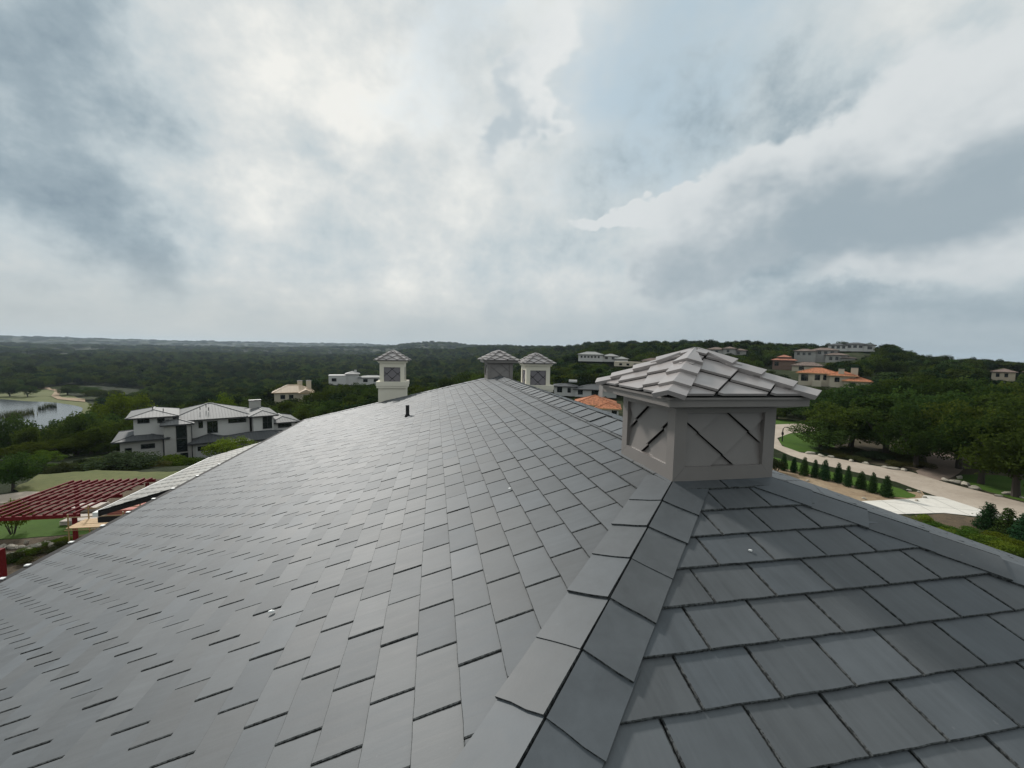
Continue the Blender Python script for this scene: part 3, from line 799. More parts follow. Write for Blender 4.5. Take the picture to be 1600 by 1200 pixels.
# ---- lower wing below the left eave, slates with sheen put into their colour
def low_wing():
    xa, za, xb = -9.88, -5.0, -6.1; t_ = .3; ya_, yb_ = 14.1, 20.6
    pl = Plane((xb, 0, za+t_*(xb-xa)), (0, 1, 0), (1, 0, t_)); bs = math.hypot(1, t_); L = (xb-xa)*bs
    d_ = MB().add([(xa, ya_, za-.02), (xb, ya_, za-.02+t_*(xb-xa)), (xb, yb_, za-.02+t_*(xb-xa)), (xa, yb_, za-.02),
                   (xa, ya_, za-.16), (xb, ya_, za-.16+t_*(xb-xa)), (xb, yb_, za-.16+t_*(xb-xa)), (xa, yb_, za-.16)],
                  [(0, 3, 2, 1), (4, 5, 6, 7), (0, 1, 5, 4), (1, 2, 6, 5), (2, 3, 7, 6), (3, 0, 4, 7)]).build('lower_roof', M['dark_metal']); child(d_)
    e = .34; w = .50; i = 0; vv = -L; r_ = random.Random(3)
    me_cache = {}
    while vv < -.05:
        n0 = ya_+(w/2 if i % 2 else 0)-w/2; yy = n0
        while yy < yb_-.02:
            a0, a1 = max(yy, ya_), min(yy+w-.055, yb_)
            if a1-a0 > .05:
                key = round(a1-a0, 3)
                if key not in me_cache:
                    vs, fs = slate_geo([(-(a1-a0)/2, 0), ((a1-a0)/2, 0), ((a1-a0)/2, e*1.25), (-(a1-a0)/2, e*1.25)], e, TH*1.6, .004)
                    me = bpy.data.meshes.new('sheen_slate'); me.from_pydata(vs, [], fs); me.update(); two(me, M['slate_sheen'], len(fs)); me_cache[key] = me
                o = bpy.data.objects.new('sheen_slate', me_cache[key]); C.objects.link(o)
                Mw = Matrix.Translation(pl.p((a0+a1)/2, vv, .012)) @ Matrix((pl.a, pl.b, pl.n)).transposed().to_4x4()
                o.parent = d_; o.matrix_local = Mw; o.location = Mw.translation-(HO+Vector(d_.location))
            yy += w
        vv += e; i += 1
    child(MB().box(xa-.16, xa-.02, ya_-.02, yb_, za-.17, za-.03).build('gutter', M['white_metal']))
    child(MB().box(xa-.015, xa+.02, ya_-.02, yb_, za-.16, za+.03).build('drip_edge', M['dark_metal']))
    child(MB().box(xa+.0, xb, ya_-.07, ya_-.012, za-.33, za-.17).build('fascia', M['dark_metal']))
    child(MB().box(xa+1.2, xb+.9, ya_+.8, yb_-.5, G, za-.18).build('wing_wall', M['stucco']))
low_wing()

# ------------------------------------------------------------------ neighbouring houses
def hip_roof(parent, x0, x1, y0, y1, ze, pitch, ov, mat, gable=False, fascia='trim', fh=.22):
    x0 -= ov; x1 += ov; y0 -= ov; y1 += ov
    w, d = x1-x0, y1-y0; hr = min(w, d)/2; h = hr*pitch
    if w >= d: r0, r1 = (x0+(0 if gable else hr), (y0+y1)/2), (x1-(0 if gable else hr), (y0+y1)/2)
    else: r0, r1 = ((x0+x1)/2, y0+(0 if gable else hr)), ((x0+x1)/2, y1-(0 if gable else hr))
    vs = [(x0, y0, ze), (x1, y0, ze), (x1, y1, ze), (x0, y1, ze), (*r0, ze+h), (*r1, ze+h)]
    fs = [(0, 1, 5, 4), (1, 2, 5), (2, 3, 4, 5), (3, 0, 4)] if w >= d else [(0, 1, 4), (1, 2, 5, 4), (2, 3, 5), (3, 0, 4, 5)]
    if abs(w-d) < 1e-6:
        vs = vs[:5]; fs = [(0, 1, 4), (1, 2, 4), (2, 3, 4), (3, 0, 4)]
    ro = MB().add(vs, fs).build('roof', mat, parent)
    fb = MB().box(x0+.02, x1-.02, y0+.02, y1-.02, ze-fh, ze-.003).build('eave_board', M[fascia], ro)
    # ridge and hip cover strips
    rb = MB()
    for a, b in ((vs[0], vs[4]), (vs[1], vs[5] if len(vs) > 5 and w >= d else vs[4]), (vs[2], vs[-1]), (vs[3], vs[4] if w >= d or len(vs) < 6 else vs[5])):
        rb.beam(Vector(a)+Vector((0, 0, .02)), Vector(b)+Vector((0, 0, .02)), .22, .08)
    if len(vs) > 5: rb.beam(Vector(vs[4])+Vector((0, 0, .03)), Vector(vs[5])+Vector((0, 0, .03)), .25, .09)
    rb.build('ridge_strip', mat, ro)
    return ro
def window(parent, x0, x1, z0, z1, yf, mull=True, side=None):
    """on a front wall at y=yf (facing -y), or on a side wall when side=x"""
    f = MB(); t_ = .07
    def bx(mb, a, b, c, d, p0, p1):
        if side is None: mb.box(a, b, yf-p1, yf-p0, c, d)
        else:
            if side[1] > 0: mb.box(side[0]+p0, side[0]+p1, a, b, c, d)
            else: mb.box(side[0]-p1, side[0]-p0, a, b, c, d)
    bx(f, x0-t_, x1+t_, z1, z1+t_, -.05, .05); bx(f, x0-t_, x1+t_, z0-t_*1.6, z0, -.05, .08)
    bx(f, x0-t_, x0, z0, z1, -.05, .05); bx(f, x1, x1+t_, z0, z1, -.05, .05)
    if mull and x1-x0 > .9:
        c = (x0+x1)/2; bx(f, c-.03, c+.03, z0, z1, -.05, .045)
    if mull and z1-z0 > 1.8:
        c = z0+(z1-z0)*.5; bx(f, x0, x1, c-.03, c+.03, -.05, .042)
    o = f.build('window', M['trim'], parent)
    g_ = MB(); bx(g_, x0, x1, z0, z1, .004, .018); g_.build('pane', M['glass'], o)
    return o
def building(name, label, az_, r_, base, group=None, turn=0):
    a = rad(az_); o = empty(name, (r_*math.sin(a), r_*math.cos(a), base), -a+rad(turn))
    return tag(o, label, 'house', group)
def block(o, base, x0, x1, y0, y1, z0, z1, wall, roof_mat=None, pitch=.33, ov=.6, wins=(), gable=False, parapet=False, fascia='trim'):
    w_ = MB().box(x0, x1, y0, y1, z0-base, z1-base).build('wall', M[wall], o)
    for q in wins: window(o, q[0], q[1], q[2]-base, q[3]-base, y0)
    if roof_mat: hip_roof(o, x0, x1, y0, y1, z1-base+.02, pitch, ov, M[roof_mat], gable, fascia)
    if parapet:
        MB().box(x0-.1, x1+.1, y0-.1, y1+.1, z1-base+.003, z1-base+.25).build('parapet', M[wall], o)
    return w_
def chim(o, base, x, y, z0, z1, w=1.0, mat='grey_wall', d=.9):
    c = MB().box(x-w/2, x+w/2, y-d/2, y+d/2, z0-base, z1-base).build('chimney', M[mat], o)
    MB().box(x-w/2-.1, x+w/2+.1, y-d/2-.1, y+d/2+.1, z1-base+.002, z1-base+.15).build('chimney_cap', M['trim'], c)

# big modern house on the left
B = -19.8
h1 = building('modern_house', 'grey two-storey modern house with low metal hip roofs left of the slate roof', -28, 88, B)
block(h1, B, -8.1, -2.9, 0.0, 9.0, B, -15.15, 'grey_wall', 'seam_dark', .22, .9, [(-5.6, -4.0, -16.6, -16.0), (-7.5, -6.8, -18.6, -16.4)])
block(h1, B, -6.5, -1.6, 1.4, 10.0, -15.2, -11.75, 'white_wall', 'seam', .26, .9, [(-5.95, -4.6, -12.65, -12.05), (-3.5, -2.7, -12.75, -12.15)])
block(h1, B, -2.75, .75, -.6, 8.0, B, -13.0, 'grey_wall', None)
for za_, zb_ in ((-15.35, -13.3), (-17.6, -15.55)): window(h1, -1.15, .15, za_-B, zb_-B, -.6, False)
window(h1, -.7, .2, B+.3-B, -18.0-B, -.6, False)
block(h1, B, -2.0, 9.4, 1.6, 12.5, -16.0, -12.7, 'white_wall', 'seam', .33, .9, [(1.9, 2.4, -14.2, -13.2), (3.1, 4.5, -15.25, -13.3)])
hip_roof(h1, -2.75, .75, -.6, 6.0, -12.98-B, .3, .5, M['seam'])
block(h1, B, .9, 5.8, -1.2, 5.0, B, -16.35, 'grey_wall', 'seam_dark', .30, .7)
MB().box(1.3, 4.7, -1.26, -1.19, .05, 3.0).build('garage_door', M['white_door'], h1)
for q in range(3): MB().box(1.35, 4.65, -1.285, -1.255, .75+q*.78, .78+q*.78).build('door_groove', M['grey_wall'], h1)
window(h1, 1.6, 4.2, 2.15, 2.75, -1.27, False)
window(h1, 6.2, 8.8, -13.75-B, -13.15-B, 1.6)
block(h1, B, 9.8, 13.0, -.4, 9.0, B, -12.55, 'white_wall', 'seam', .30, .8, [(11.3, 12.7, -15.0, -12.75)])
block(h1, B, 13.0, 17.0, 1.0, 9.0, B, -14.3, 'white_wall', 'seam', .30, .7, [(14.0, 16.2, -15.3, -14.7)])
block(h1, B, 5.8, 15.0, -4.0, 1.0, B, -16.2, 'grey_wall', 'seam_dark', .28, .7)
chim(h1, B, 10.9, 6.5, -12, -10.5, 1.9)
for (x, y, z) in ((-4.2, 4.0, -10.7), (-2.8, 3.0, -11.0), (2.2, 4.0, -11.1), (3.4, 3.6, -11.3), (3.1, 4.6, -10.8)):
    MB().tube([(x, y, z-B-.3), (x, y, z-B+.35)], [.06, .06], 8).build('vent_pipe', M['black_pipe'], h1)
MB().box(-2.95, -2.8, -.12, -.02, 0, 4.4).build('downpipe', M['trim'], h1)
MB().box(.78, .9, -.75, -.62, 0, 6.4).build('downpipe', M['trim'], h1)
# beige roofed house in the trees
B = -21.5
h = building('beige_house', 'house with pale beige roof half hidden by trees left of the chimney', -17, 180, B)
block(h, B, -7.6, 5.5, 0, 9, B, -17.2, 'cream_wall', 'seam_beige', .5, .8, [(-5.5, -4, -19.6, -18.2), (-2.6, -1.2, -19.6, -18.2)], fascia='wood')
block(h, B, 1.2, 5.2, -3, 4, B, -17.3, 'cream_wall', 'seam_beige', .5, .6, [(2.4, 3.9, -19.5, -18.2)], gable=True, fascia='wood')
for x in (1.2, 4.4): chim(h, B, x, 6, -16.5, -13.2, 1.8, 'cream_wall')
B = -18
h = building('white_house', 'flat-topped white house partly behind treetops left of the chimney', -10.5, 220, B)
block(h, B, -11, -3, 0, 9, B, -13.4, 'white_wall', None, wins=[(-9.5, -7.5, -16, -14.6)], parapet=True)
block(h, B, -3, 3, 1, 10, B, -12.6, 'white_wall', 'tile_pale', .35, .6)
block(h, B, 3, 16, 0, 8, B, -14.2, 'white_wall', 'tile_pale', .18, .6, [(5, 7, -16.4, -15), (10, 12, -16.4, -15)])
chim(h, B, 1.3, 5, -12, -10.6, 1.2, 'white_wall')
B = -14.5
h = building('dark_roof_house', 'low modern house with shallow dark roof behind the right chimney', 20.5, 140, B)
block(h, B, -9.6, -2.5, 0, 8, B, -11.2, 'white_wall', 'seam_dark', .16, .8, [(-8.5, -6.9, -13.2, -11.6), (-5.0, -4.0, -13.2, -11.8)])
block(h, B, -2.5, 11, -1, 10, B, -11.9, 'white_wall', 'seam_dark', .22, .8, [(-1.5, 0, -13.6, -12.3), (3, 5, -13.6, -12.3)])
MB().box(-4.8, -2.0, 2, 4.0, -9.9-B, -9.2-B).build('skylight', M['white_wall'], h)
B = -15.4
h = building('orange_tile_house', 'white house with orange clay tile roof just left of the near cupola', 23.5, 90, B)
block(h, B, -6.2, 2.0, 0, 8, B, -11.0, 'white_wall', 'tile_orange', .36, .7, [(1.0, 1.7, -13.0, -11.7)], fascia='wood')
window(h, 1.2, 2.6, -13.1-B, -11.8-B, 0, True, (2.0, 1))
block(h, B, -1.5, 2.9, -2.2, 5, B, -11.35, 'white_wall', 'tile_orange', .36, .6, [(1.6, 2.5, -13.0, -11.8)], fascia='wood')
chim(h, B, -.9, 4.5, -10, -6.9, .8, 'white_wall')
MB().beam((-5.8, -1.4, -10.7-B), (.6, -3.4, -12.7-B), .25, .35).build('white_rafter', M['white_metal'], h)
MB().beam((-7.4, -1.4, -11.6-B), (-5.8, -1.4, -10.7-B), .25, .35).build('white_rafter', M['white_metal'], h)
B = -4.9
h = building('pale_long_house', 'long pale two-storey house with a row of dark windows below the far treeline', 22.5, 262, B)
block(h, B, -12.5, 2.5, 0, 10, B, -.6, 'white_wall', 'tile_pale', .3, .9, [(-11+i*2.1, -10+i*2.1, -2.6, -1.5) for i in range(6)])
block(h, B, 2.5, 12, 2, 10, B, -1.4, 'white_wall', 'tile_pale', .3, .8, [(4, 5.5, -3.2, -2), (8, 9.5, -3.2, -2)])
block(h, B, 10, 17.5, -2, 6, B, -2.9, 'white_wall', 'tile_pale', .3, .8)
B = -7
h = building('cream_long_house', 'long low cream house with chimney left of the near cupola roof', 29, 245, B)
block(h, B, -19, 4, 0, 8, B, -4.6, 'cream_wall', None, parapet=True, wins=[(-16+i*4, -14.6+i*4, -6.3, -5.3) for i in range(4)])
block(h, B, -3.5, 12, 1, 10, B, -3.4, 'cream_wall', 'tile_brown', .3, .8, [(0, 1.5, -5.6, -4.2)])
chim(h, B, 9, 5, -2, .2, 1.4, 'cream_wall')
B = 1
h = building('grey_hill_house', 'grey-roofed house on the treeline above the near cupola roof', 37.7, 300, B)
block(h, B, -9.5, 1, 0, 9, B, 4.2, 'grey_wall', 'tile_brown', .3, .9, [(-8, -6.5, 2, 3.4), (-4.5, -3, 2, 3.4)])
block(h, B, 0, 7, -1.5, 8, B, 4.9, 'grey_wall', 'tile_brown', .3, .9, [(2, 3.4, 2.6, 4)])
block(h, B, 6, 13, 1, 9, B, 3.8, 'grey_wall', 'tile_brown', .3, .9, [(8, 9.5, 1.6, 3)])
B = -7.2
h = building('red_hip_house', 'brown house with red-brown pyramid roof right of the near cupola', 44, 270, B)
block(h, B, -5, 5.4, 0, 9, B, -1.6, 'brown_wall', 'tile_red', .36, 1.0, [(-4, -2.2, -4.6, -2.6)])
block(h, B, -2.5, 3, 2, 7, -1.5, .1, 'brown_wall', 'tile_red', .36, .8)
B = -7.2
h = building('brown_roof_house', 'low brown-roofed house between the red pyramid roof and the orange roofs', 46.2, 255, B)
block(h, B, -6, 7, 0, 9, B, -4.0, 'cream_wall', 'tile_brown', .34, .8, [(-3, -1, -6, -4.6)])
B = -10.2
h = building('orange_hip_house', 'cream house with broad orange tile roofs above the oaks', 48.5, 182, B)
block(h, B, -9.4, 1.5, 0, 9, B, -5.4, 'cream_wall', 'tile_orange', .34, .9, [(-8.6, -6.6, -8.2, -5.9), (-4.6, -3.2, -7.8, -6), (-2.2, -1.4, -7.6, -6)], fascia='wood')
block(h, B, -.5, 6.5, -1.6, 8, B, -5.9, 'cream_wall', 'tile_orange', .36, .8, [(1, 2.2, -8, -6.6)], fascia='wood')
block(h, B, 3.5, 10.5, -3.6, 4, B, -7.5, 'cream_wall', 'tile_orange', .34, .7, [(5, 6.4, -9.4, -8.1)], fascia='wood')
chim(h, B, 2.6, -.6, -5.8, -3.6, 1.6, 'cream_wall'); chim(h, B, 6.2, 3, -5.8, -3.2, 1.9, 'cream_wall')
MB().box(-5.2, -2.6, -2.2, -.02, 0, 2.2).build('garden_wall', M['cream_wall'], h)
B = -3
h = building('stone_villa', 'wide stone villa with stepped brown roofs on the hill right of the cupola', 47.5, 330, B)
block(h, B, -14.5, -3, 0, 9, B, 4.3, 'grey_wall', 'tile_brown', .28, .9, [(-13+i*3, -11.6+i*3, 1.8, 3.3) for i in range(3)])
block(h, B, -6, 8, 2, 12, B, 5.0, 'grey_wall', 'tile_brown', .28, .9, [(-2+i*3.2, -.4+i*3.2, 2.6, 4.2) for i in range(3)])
block(h, B, 2, 13, -3, 6, B, 2.0, 'grey_wall', 'tile_brown', .28, .8, [(4+i*3, 5.4+i*3, -1, .9) for i in range(3)])
block(h, B, 10, 16.5, -4, 4, B, .2, 'grey_wall', 'tile_brown', .28, .8)
B = 5
h = building('hilltop_house', 'long white house with dark roof on the very top of the hill', 50, 372, B)
block(h, B, -13, -2, 0, 9, B, 9.3, 'white_wall', 'seam_dark', .25, .8, [(-11+i*3, -9.4+i*3, 7, 8.6) for i in range(3)])
block(h, B, -4, 8, 1, 10, B, 10.0, 'white_wall', 'seam_dark', .22, .8, [(-2+i*3, -.2+i*3, 7.6, 9.2) for i in range(3)])
block(h, B, 7, 12.5, -1, 7, B, 9.3, 'white_wall', 'seam_dark', .25, .8, [(8.5, 10.8, 6.6, 8.4)])
B = -9.2
h = building('tan_roof_house', 'small cream house with brown hip roof at the far right edge', 60.6, 300, B)
block(h, B, -3.0, 4.2, 0, 8, B, -4.9, 'cream_wall', 'tile_brown', .36, .8, [(-1.6, -.6, -7.2, -5.6), (1, 2, -7.2, -5.6)])
h = building('tan_roof_house', 'brown-roofed house cut off by the right edge of the picture', 62.6, 290, B)
block(h, B, -3.5, 6, 0, 8, B, -4.4, 'cream_wall', 'tile_brown', .36, .8, [(-2, -.8, -7, -5.4)])

# ------------------------------------------------------------------ red steel frame, scaffold
fr = empty('red_steel_frame', (-27.8, 37.5, G)); tag(fr, 'red primed steel roof frame under construction beside the pale lower roof', 'steel frame')
zf = -12.0; xs = np.linspace(-31.0, -25.0, 11); ys0, ys1 = 33.5, 41.7
def sub(o, p): o.parent = p; o.location = -Vector(p.location); return o
for x in xs: sub(MB().box(x-.065, x+.065, ys0, ys1, zf-.02, zf+.10).build('rafter', M['red_steel']), fr)
for y in (ys0+.06, (ys0+ys1)/2, ys1-.06): sub(MB().box(-31.3, -24.7, y-.08, y+.08, zf-.28, zf-.024).build('cross_beam', M['red_steel']), fr)
for x in (-30.6, -25.2):
    for y in (ys0+.3, ys1-.3): sub(MB().box(x-.1, x+.1, y-.1, y+.1, G, zf-.283).build('post', M['red_steel']), fr)
for y in (34.8, 36.2, 38.9, 40.3): sub(MB().box(-31.2, -24.8, y-.03, y+.03, zf-.14, zf-.03).build('purlin', M['red_steel']), fr)
p_ = atz(-3, 905, G+.0); p3 = atr(1, 895, 26.5)
pp = tag(MB().box(p3[0]-.12, p3[0]+.12, p3[1]-.12, p3[1]+.12, G, p3[2]+1.0).build('steel_post', M['red_steel']), 'red steel post standing at the far left edge', 'post')
def steel_stack():
    o = empty('sheet_stack', (-27.0, 41.5, G)); tag(o, 'stack of salmon pink boards lying under the red steel frame', 'boards')
    for i in range(4):
        MB().box(-1.5+.03*i, 1.5, -1.0, 1.0-.04*i, .05+i*.16, .17+i*.16).build('board', M['pink'], o)
M['pink'] = simple('salmon_board', (.50, .17, .13), .8, .15, 2)
M['palebrd'] = simple('pale_board', (.48, .42, .36), .8, .15, 2)
steel_stack()
for i, (x, y) in enumerate(((-31.0, 43.0), (-29.0, 40.0), (-25.8, 38.6))):
    o = empty('board_pile', (x, y, G)); tag(o, ('left', 'middle', 'right')[i]+' pile of pale boards on the ground under the red frame', 'boards', 'pale board piles')
    for q in range(3): MB().box(-1.3, 1.3-.05*q, -.8, .8-.03*q, .04+q*.12, .13+q*.12).build('board', M['palebrd'], o)
scf = empty('scaffold', (-19.0, 27.5, G)); tag(scf, 'wooden planked tube scaffold beside the pale lower roof', 'scaffold')
sx0, sx1, sy0, sy1 = -20.3, -17.6, 26.8, 28.2
for x in (sx0, sx1):
    for y in (sy0, sy1): sub(MB().tube([(x, y, G), (x, y, -9.6)], [.035, .035], 8).build('upright', M['rust_tube']), scf)
for z in (-12.2, -10.55, -9.8):
    for y in (sy0, sy1): sub(MB().tube([(sx0-.2, y, z), (sx1+.2, y, z)], [.03, .03], 6).build('ledger', M['rust_tube']), scf)
for a, b in (((sx0, sy0, -13.8), (sx1, sy0, -12.2)), ((sx0, sy1, -12.2), (sx1, sy1, -13.8)), ((sx0, sy0, -12.1), (sx0+1.2, sy0, -10.6)), ((sx1, sy0, -12.1), (sx1-1.2, sy0, -10.6))):
    sub(MB().tube([a, b], [.022, .022], 6).build('brace', M['rust_tube']), scf)
for z in (-12.12, -10.47):
    for i in range(5): sub(MB().box(sx0-.15, sx1+.15, sy0+.02+i*.275, sy0+.27+i*.275, z, z+.05).build('plank', M['wood']), scf)

# ------------------------------------------------------------------ rocks
def rock_mesh(seed):
    r_ = np.random.default_rng(seed); n_ = 26
    p = r_.normal(size=(n_, 3)); p /= np.linalg.norm(p, axis=1)[:, None]; p *= r_.uniform(.8, 1.0, n_)[:, None]
    import bmesh
    bm = bmesh.new()
    for q in p: bm.verts.new(q)
    bmesh.ops.convex_hull(bm, input=bm.verts)
    bmesh.ops.delete(bm, geom=[v for v in bm.verts if not v.link_faces], context='VERTS')
    me = bpy.data.meshes.new('rock'); bm.to_mesh(me); bm.free(); me.materials.append(M['rock']); return me
RM = [rock_mesh(i) for i in range(6)]
def rock(u, v, sx, sy, sz, label, group, i, z=G):
    p = atz(u, v, z); o = bpy.data.objects.new('rock', RM[i % 6]); C.objects.link(o)
    o.location = (p[0], p[1], z+sz*.35); o.scale = (sx*.62, sy*.62, sz*.6); o.rotation_euler = (0, 0, i*1.3)
    tag(o, label, 'rock', group)
rr_ = random.Random(5)
for i, (u, v, w) in enumerate(((1266, 709, 1.5), (1283, 713, 1.1), (1298, 715, .9), (1330, 721, .9), (1352, 725, .8))): rock(u, v, w, w*.6, .4, ORD[i]+' pale slab from the left along the road edge by the round lawn', 'slabs by the round lawn', i)
for i, (u, v, w) in enumerate(((1395, 733, 1.6), (1412, 735, 1.2), (1382, 731, .8))): rock(u, v, w, w*.55, .35, ['middle', 'right', 'left'][i]+' pale slab at the left corner of the paver drive', 'slabs left of the paver drive', i+2)
for i, (u, v, w) in enumerate(((1478, 752, 1.0), (1492, 755, 1.5), (1508, 758, 1.3), (1522, 764, 1.0), (1500, 748, .9))): rock(u, v, w, w*.6, .5, ORD[[0, 1, 3, 4, 2][i]]+' limestone boulder from the left at the right corner of the paver drive', 'boulders right of the paver drive', i+1)
for i, (u, v, w) in enumerate(((1575, 772, 1.6), (1595, 778, 1.0), (1560, 776, .8))): rock(u, v, w, w*.4, .3, ['middle', 'right', 'left'][i]+' flat pale slab on the lawn at the right edge', 'slabs on the right lawn', i)
for i in range(26):
    t_ = (i+.3+.4*rr_.random())/26; u = -8+95*t_; v = 866-18*t_+rr_.uniform(-7, 9)
    rock(u, v, rr_.uniform(.25, .75), rr_.uniform(.2, .5), rr_.uniform(.15, .4), ORD[i]+' limestone rock from the left in the rubble row at the left edge', 'rubble rocks at the left edge', i)
for i, (u, v, w) in enumerate(((1444, 778, .5), (1436, 770, .4), (1420, 767, .5), (1432, 783, .4), (1290, 765, .4), (1262, 752, .5), (1350, 780, .4))): rock(u, v, w, w*.7, .25, ORD[[6, 5, 3, 4, 1, 0, 2][i]]+' small pale stone from the left on the dirt by the cypress row', 'stones by the cypress row', i)

for i, (u, v, s_, lb) in enumerate(((425, 957, .022, 'white mortar crumb on the left slope near a dark slate joint'), (797, 764, .016, 'tiny pale mortar crumb on the slates left of the near cupola'), (1172, 861, .014, 'tiny pale crumb on the dark slates below the near cupola'))):
    d = ray(u, v); pl = PF if u > 1000 else PL
    q = Vector(d)*((pl.O.dot(pl.n)+.016)/Vector(d).dot(pl.n))
    cm_ = RM[i].copy(); cm_.materials.clear(); cm_.materials.append(M['white_metal'])
    o = bpy.data.objects.new('mortar_crumb', cm_); C.objects.link(o); o.location = q+pl.n*s_*.3; o.scale = (s_, s_*.6, s_*.5); tag(o, lb, 'crumb')

# ------------------------------------------------------------------ vegetation
def crown_mesh(name, seed, kind, nl, leaf, mat, jit=.75):
    g_ = np.random.default_rng(seed); cs = []
    if kind == 'oak':       # broad, many lobes; height 1, radius ~.62
        n_ = 46
        while len(cs) < n_:
            p = g_.uniform(-1, 1, 3)
            if (p**2).sum() > 1: continue
            if p[2] < -.95: continue
            cs.append((p[0]*.50, p[1]*.50, .58+p[2]*.31, g_.uniform(.08, .17)))
    elif kind == 'cedar':
        n_ = 18
        for i in range(n_):
            h = .22+.72*(i+.5)/n_; rr = .30*math.sin(math.pi*min(1, (h*.86+.12)))**.8; a = g_.uniform(0, 6.28)
            cs.append((rr*.7*math.cos(a), rr*.7*math.sin(a), h, g_.uniform(.11, .18)))
    elif kind == 'shrub':
        for i in range(16):
            a = g_.uniform(0, 6.28); rr = .48*math.sqrt(g_.random()); cs.append((rr*math.cos(a), rr*math.sin(a), .30+.38*(1-rr*1.5)*g_.uniform(.6, 1.1), g_.uniform(.18, .28)))
    elif kind == 'cone':
        for i in range(22):
            h = .04+.92*i/21; rr = .17*(1-h)**.8+.015; a = i*2.4; cs.append((rr*.55*math.cos(a), rr*.55*math.sin(a), h, .045+rr*.65))
    cs = np.array(cs); per = g_.choice(len(cs), nl, p=cs[:, 3]**2/(cs[:, 3]**2).sum())
    d = g_.normal(size=(nl, 3)); d /= np.linalg.norm(d, axis=1)[:, None]
    flat = .8 if kind != 'cone' else 1.0
    rad_ = g_.uniform(.4, 1.0, nl)**.6+g_.exponential(.09, nl)
    c = cs[per, :3]+d*np.array([1, 1, flat])*(cs[per, 3]*rad_)[:, None]
    nrm = d*.9+g_.normal(size=(nl, 3))*jit+np.array([0, 0, .35]); nrm /= np.linalg.norm(nrm, axis=1)[:, None]
    t1 = np.cross(nrm, g_.normal(size=(nl, 3))); t1 /= np.linalg.norm(t1, axis=1)[:, None]; t2 = np.cross(nrm, t1)
    s_ = leaf*g_.uniform(.6, 1.3, nl)[:, None]
    v = np.stack([c-t1*s_, c-t2*s_*.55, c+t1*s_, c+t2*s_*.55], 1).reshape(-1, 3)
    f = np.arange(nl*4).reshape(-1, 4)
    me = np_mesh(name, v, f, 4); me.materials.append(mat); return me
def trunk_mesh(name, seed, kind):
    r_ = random.Random(seed); mb = MB()
    if kind == 'oak':
        mb.tube([(0, 0, -.03), (.01, .0, .12), (.02, .01, .30)], [.042, .032, .026], 8)
        for i in range(6):
            a = i*1.05+r_.uniform(-.3, .3); q = r_.uniform(.2, .4)
            mb.tube([(.015, .005, .20+.02*i), (q*.45*math.cos(a), q*.45*math.sin(a), .38+.02*i), (q*math.cos(a), q*math.sin(a), r_.uniform(.5, .72))], [.021, .015, .006], 6)
    elif kind == 'cedar':
        mb.tube([(0, 0, -.03), (.005, 0, .4), (0, .01, .9)], [.03, .022, .006], 7)
    elif kind == 'shrub':
        for i in range(5):
            a = i*1.26; mb.tube([(.03*math.cos(a), .03*math.sin(a), -.03), (.2*math.cos(a), .2*math.sin(a), .3), (.32*math.cos(a), .32*math.sin(a), .55)], [.02, .015, .006], 5)
    else: mb.tube([(0, 0, -.02), (0, 0, .9)], [.02, .005], 6)
    me = mb.mesh(name); me.materials.append(M['bark']); return me
PROTO = {}
for kind, mats, nl, leaf, nv in (('oak', ('leaf_oak',), 7500, .021, 5), ('light', ('leaf_light',), 5200, .024, 3), ('cedar', ('leaf_cedar',), 4200, .022, 3),
                                 ('shrub', ('leaf_olive',), 3600, .030, 2), ('green', ('leaf_light',), 3200, .034, 2), ('cone', ('leaf_conifer',), 5000, .021, 3)):
    shape = {'light': 'oak', 'green': 'shrub'}.get(kind, kind)
    PROTO[kind] = [(crown_mesh(kind+'_crown', 100+i*7+len(kind), shape, nl, leaf, M[mats[0]]), trunk_mesh(kind+'_trunk', i, shape)) for i in range(nv)]
tcount = [0]
NAMES = {'oak': 'oak_tree', 'light': 'leafy_tree', 'cedar': 'cedar_tree', 'shrub': 'shrub', 'green': 'shrub', 'cone': 'cypress'}
def tree(x, y, z, h, w, kind, label, group=None, cat='tree'):
    """h height, w crown width in metres"""
    tcount[0] += 1; i = tcount[0]
    cm, tm = PROTO[kind][i % len(PROTO[kind])]
    o = empty(NAMES[kind], (x, y, z), i*2.399)
    base_w = {'oak': 1.24, 'light': 1.24, 'cedar': .66, 'shrub': 1.2, 'green': 1.2, 'cone': .36}[kind]
    o.scale = (w/base_w, w/base_w, h)
    for nm, me in (('crown', cm), ('trunk', tm)):
        c = bpy.data.objects.new(nm, me); C.objects.link(c); c.parent = o
    return tag(o, label, cat, group)
def tree_px(u, vt, r_, wpx, kind, label, group=None, zg=None, cat='tree', minh=None):
    p = atr(u, vt, r_); zg = tz(p[0], p[1]) if zg is None else zg
    h = max(p[2]-zg, minh or 1.0)
    d = ray(u, vt); ln = math.hypot(*(ray(u, vt)[:2])); dd = np.linalg.norm(p)
    k_ = dd/ (F/ max(.3, (d @ (R @ np.array([0, 0, 1.0])))/np.linalg.norm(d)))   # metres per pixel, off-axis
    w = wpx*k_*.95
    return tree(p[0], p[1], zg-.1, h, w, kind, label, group, cat)
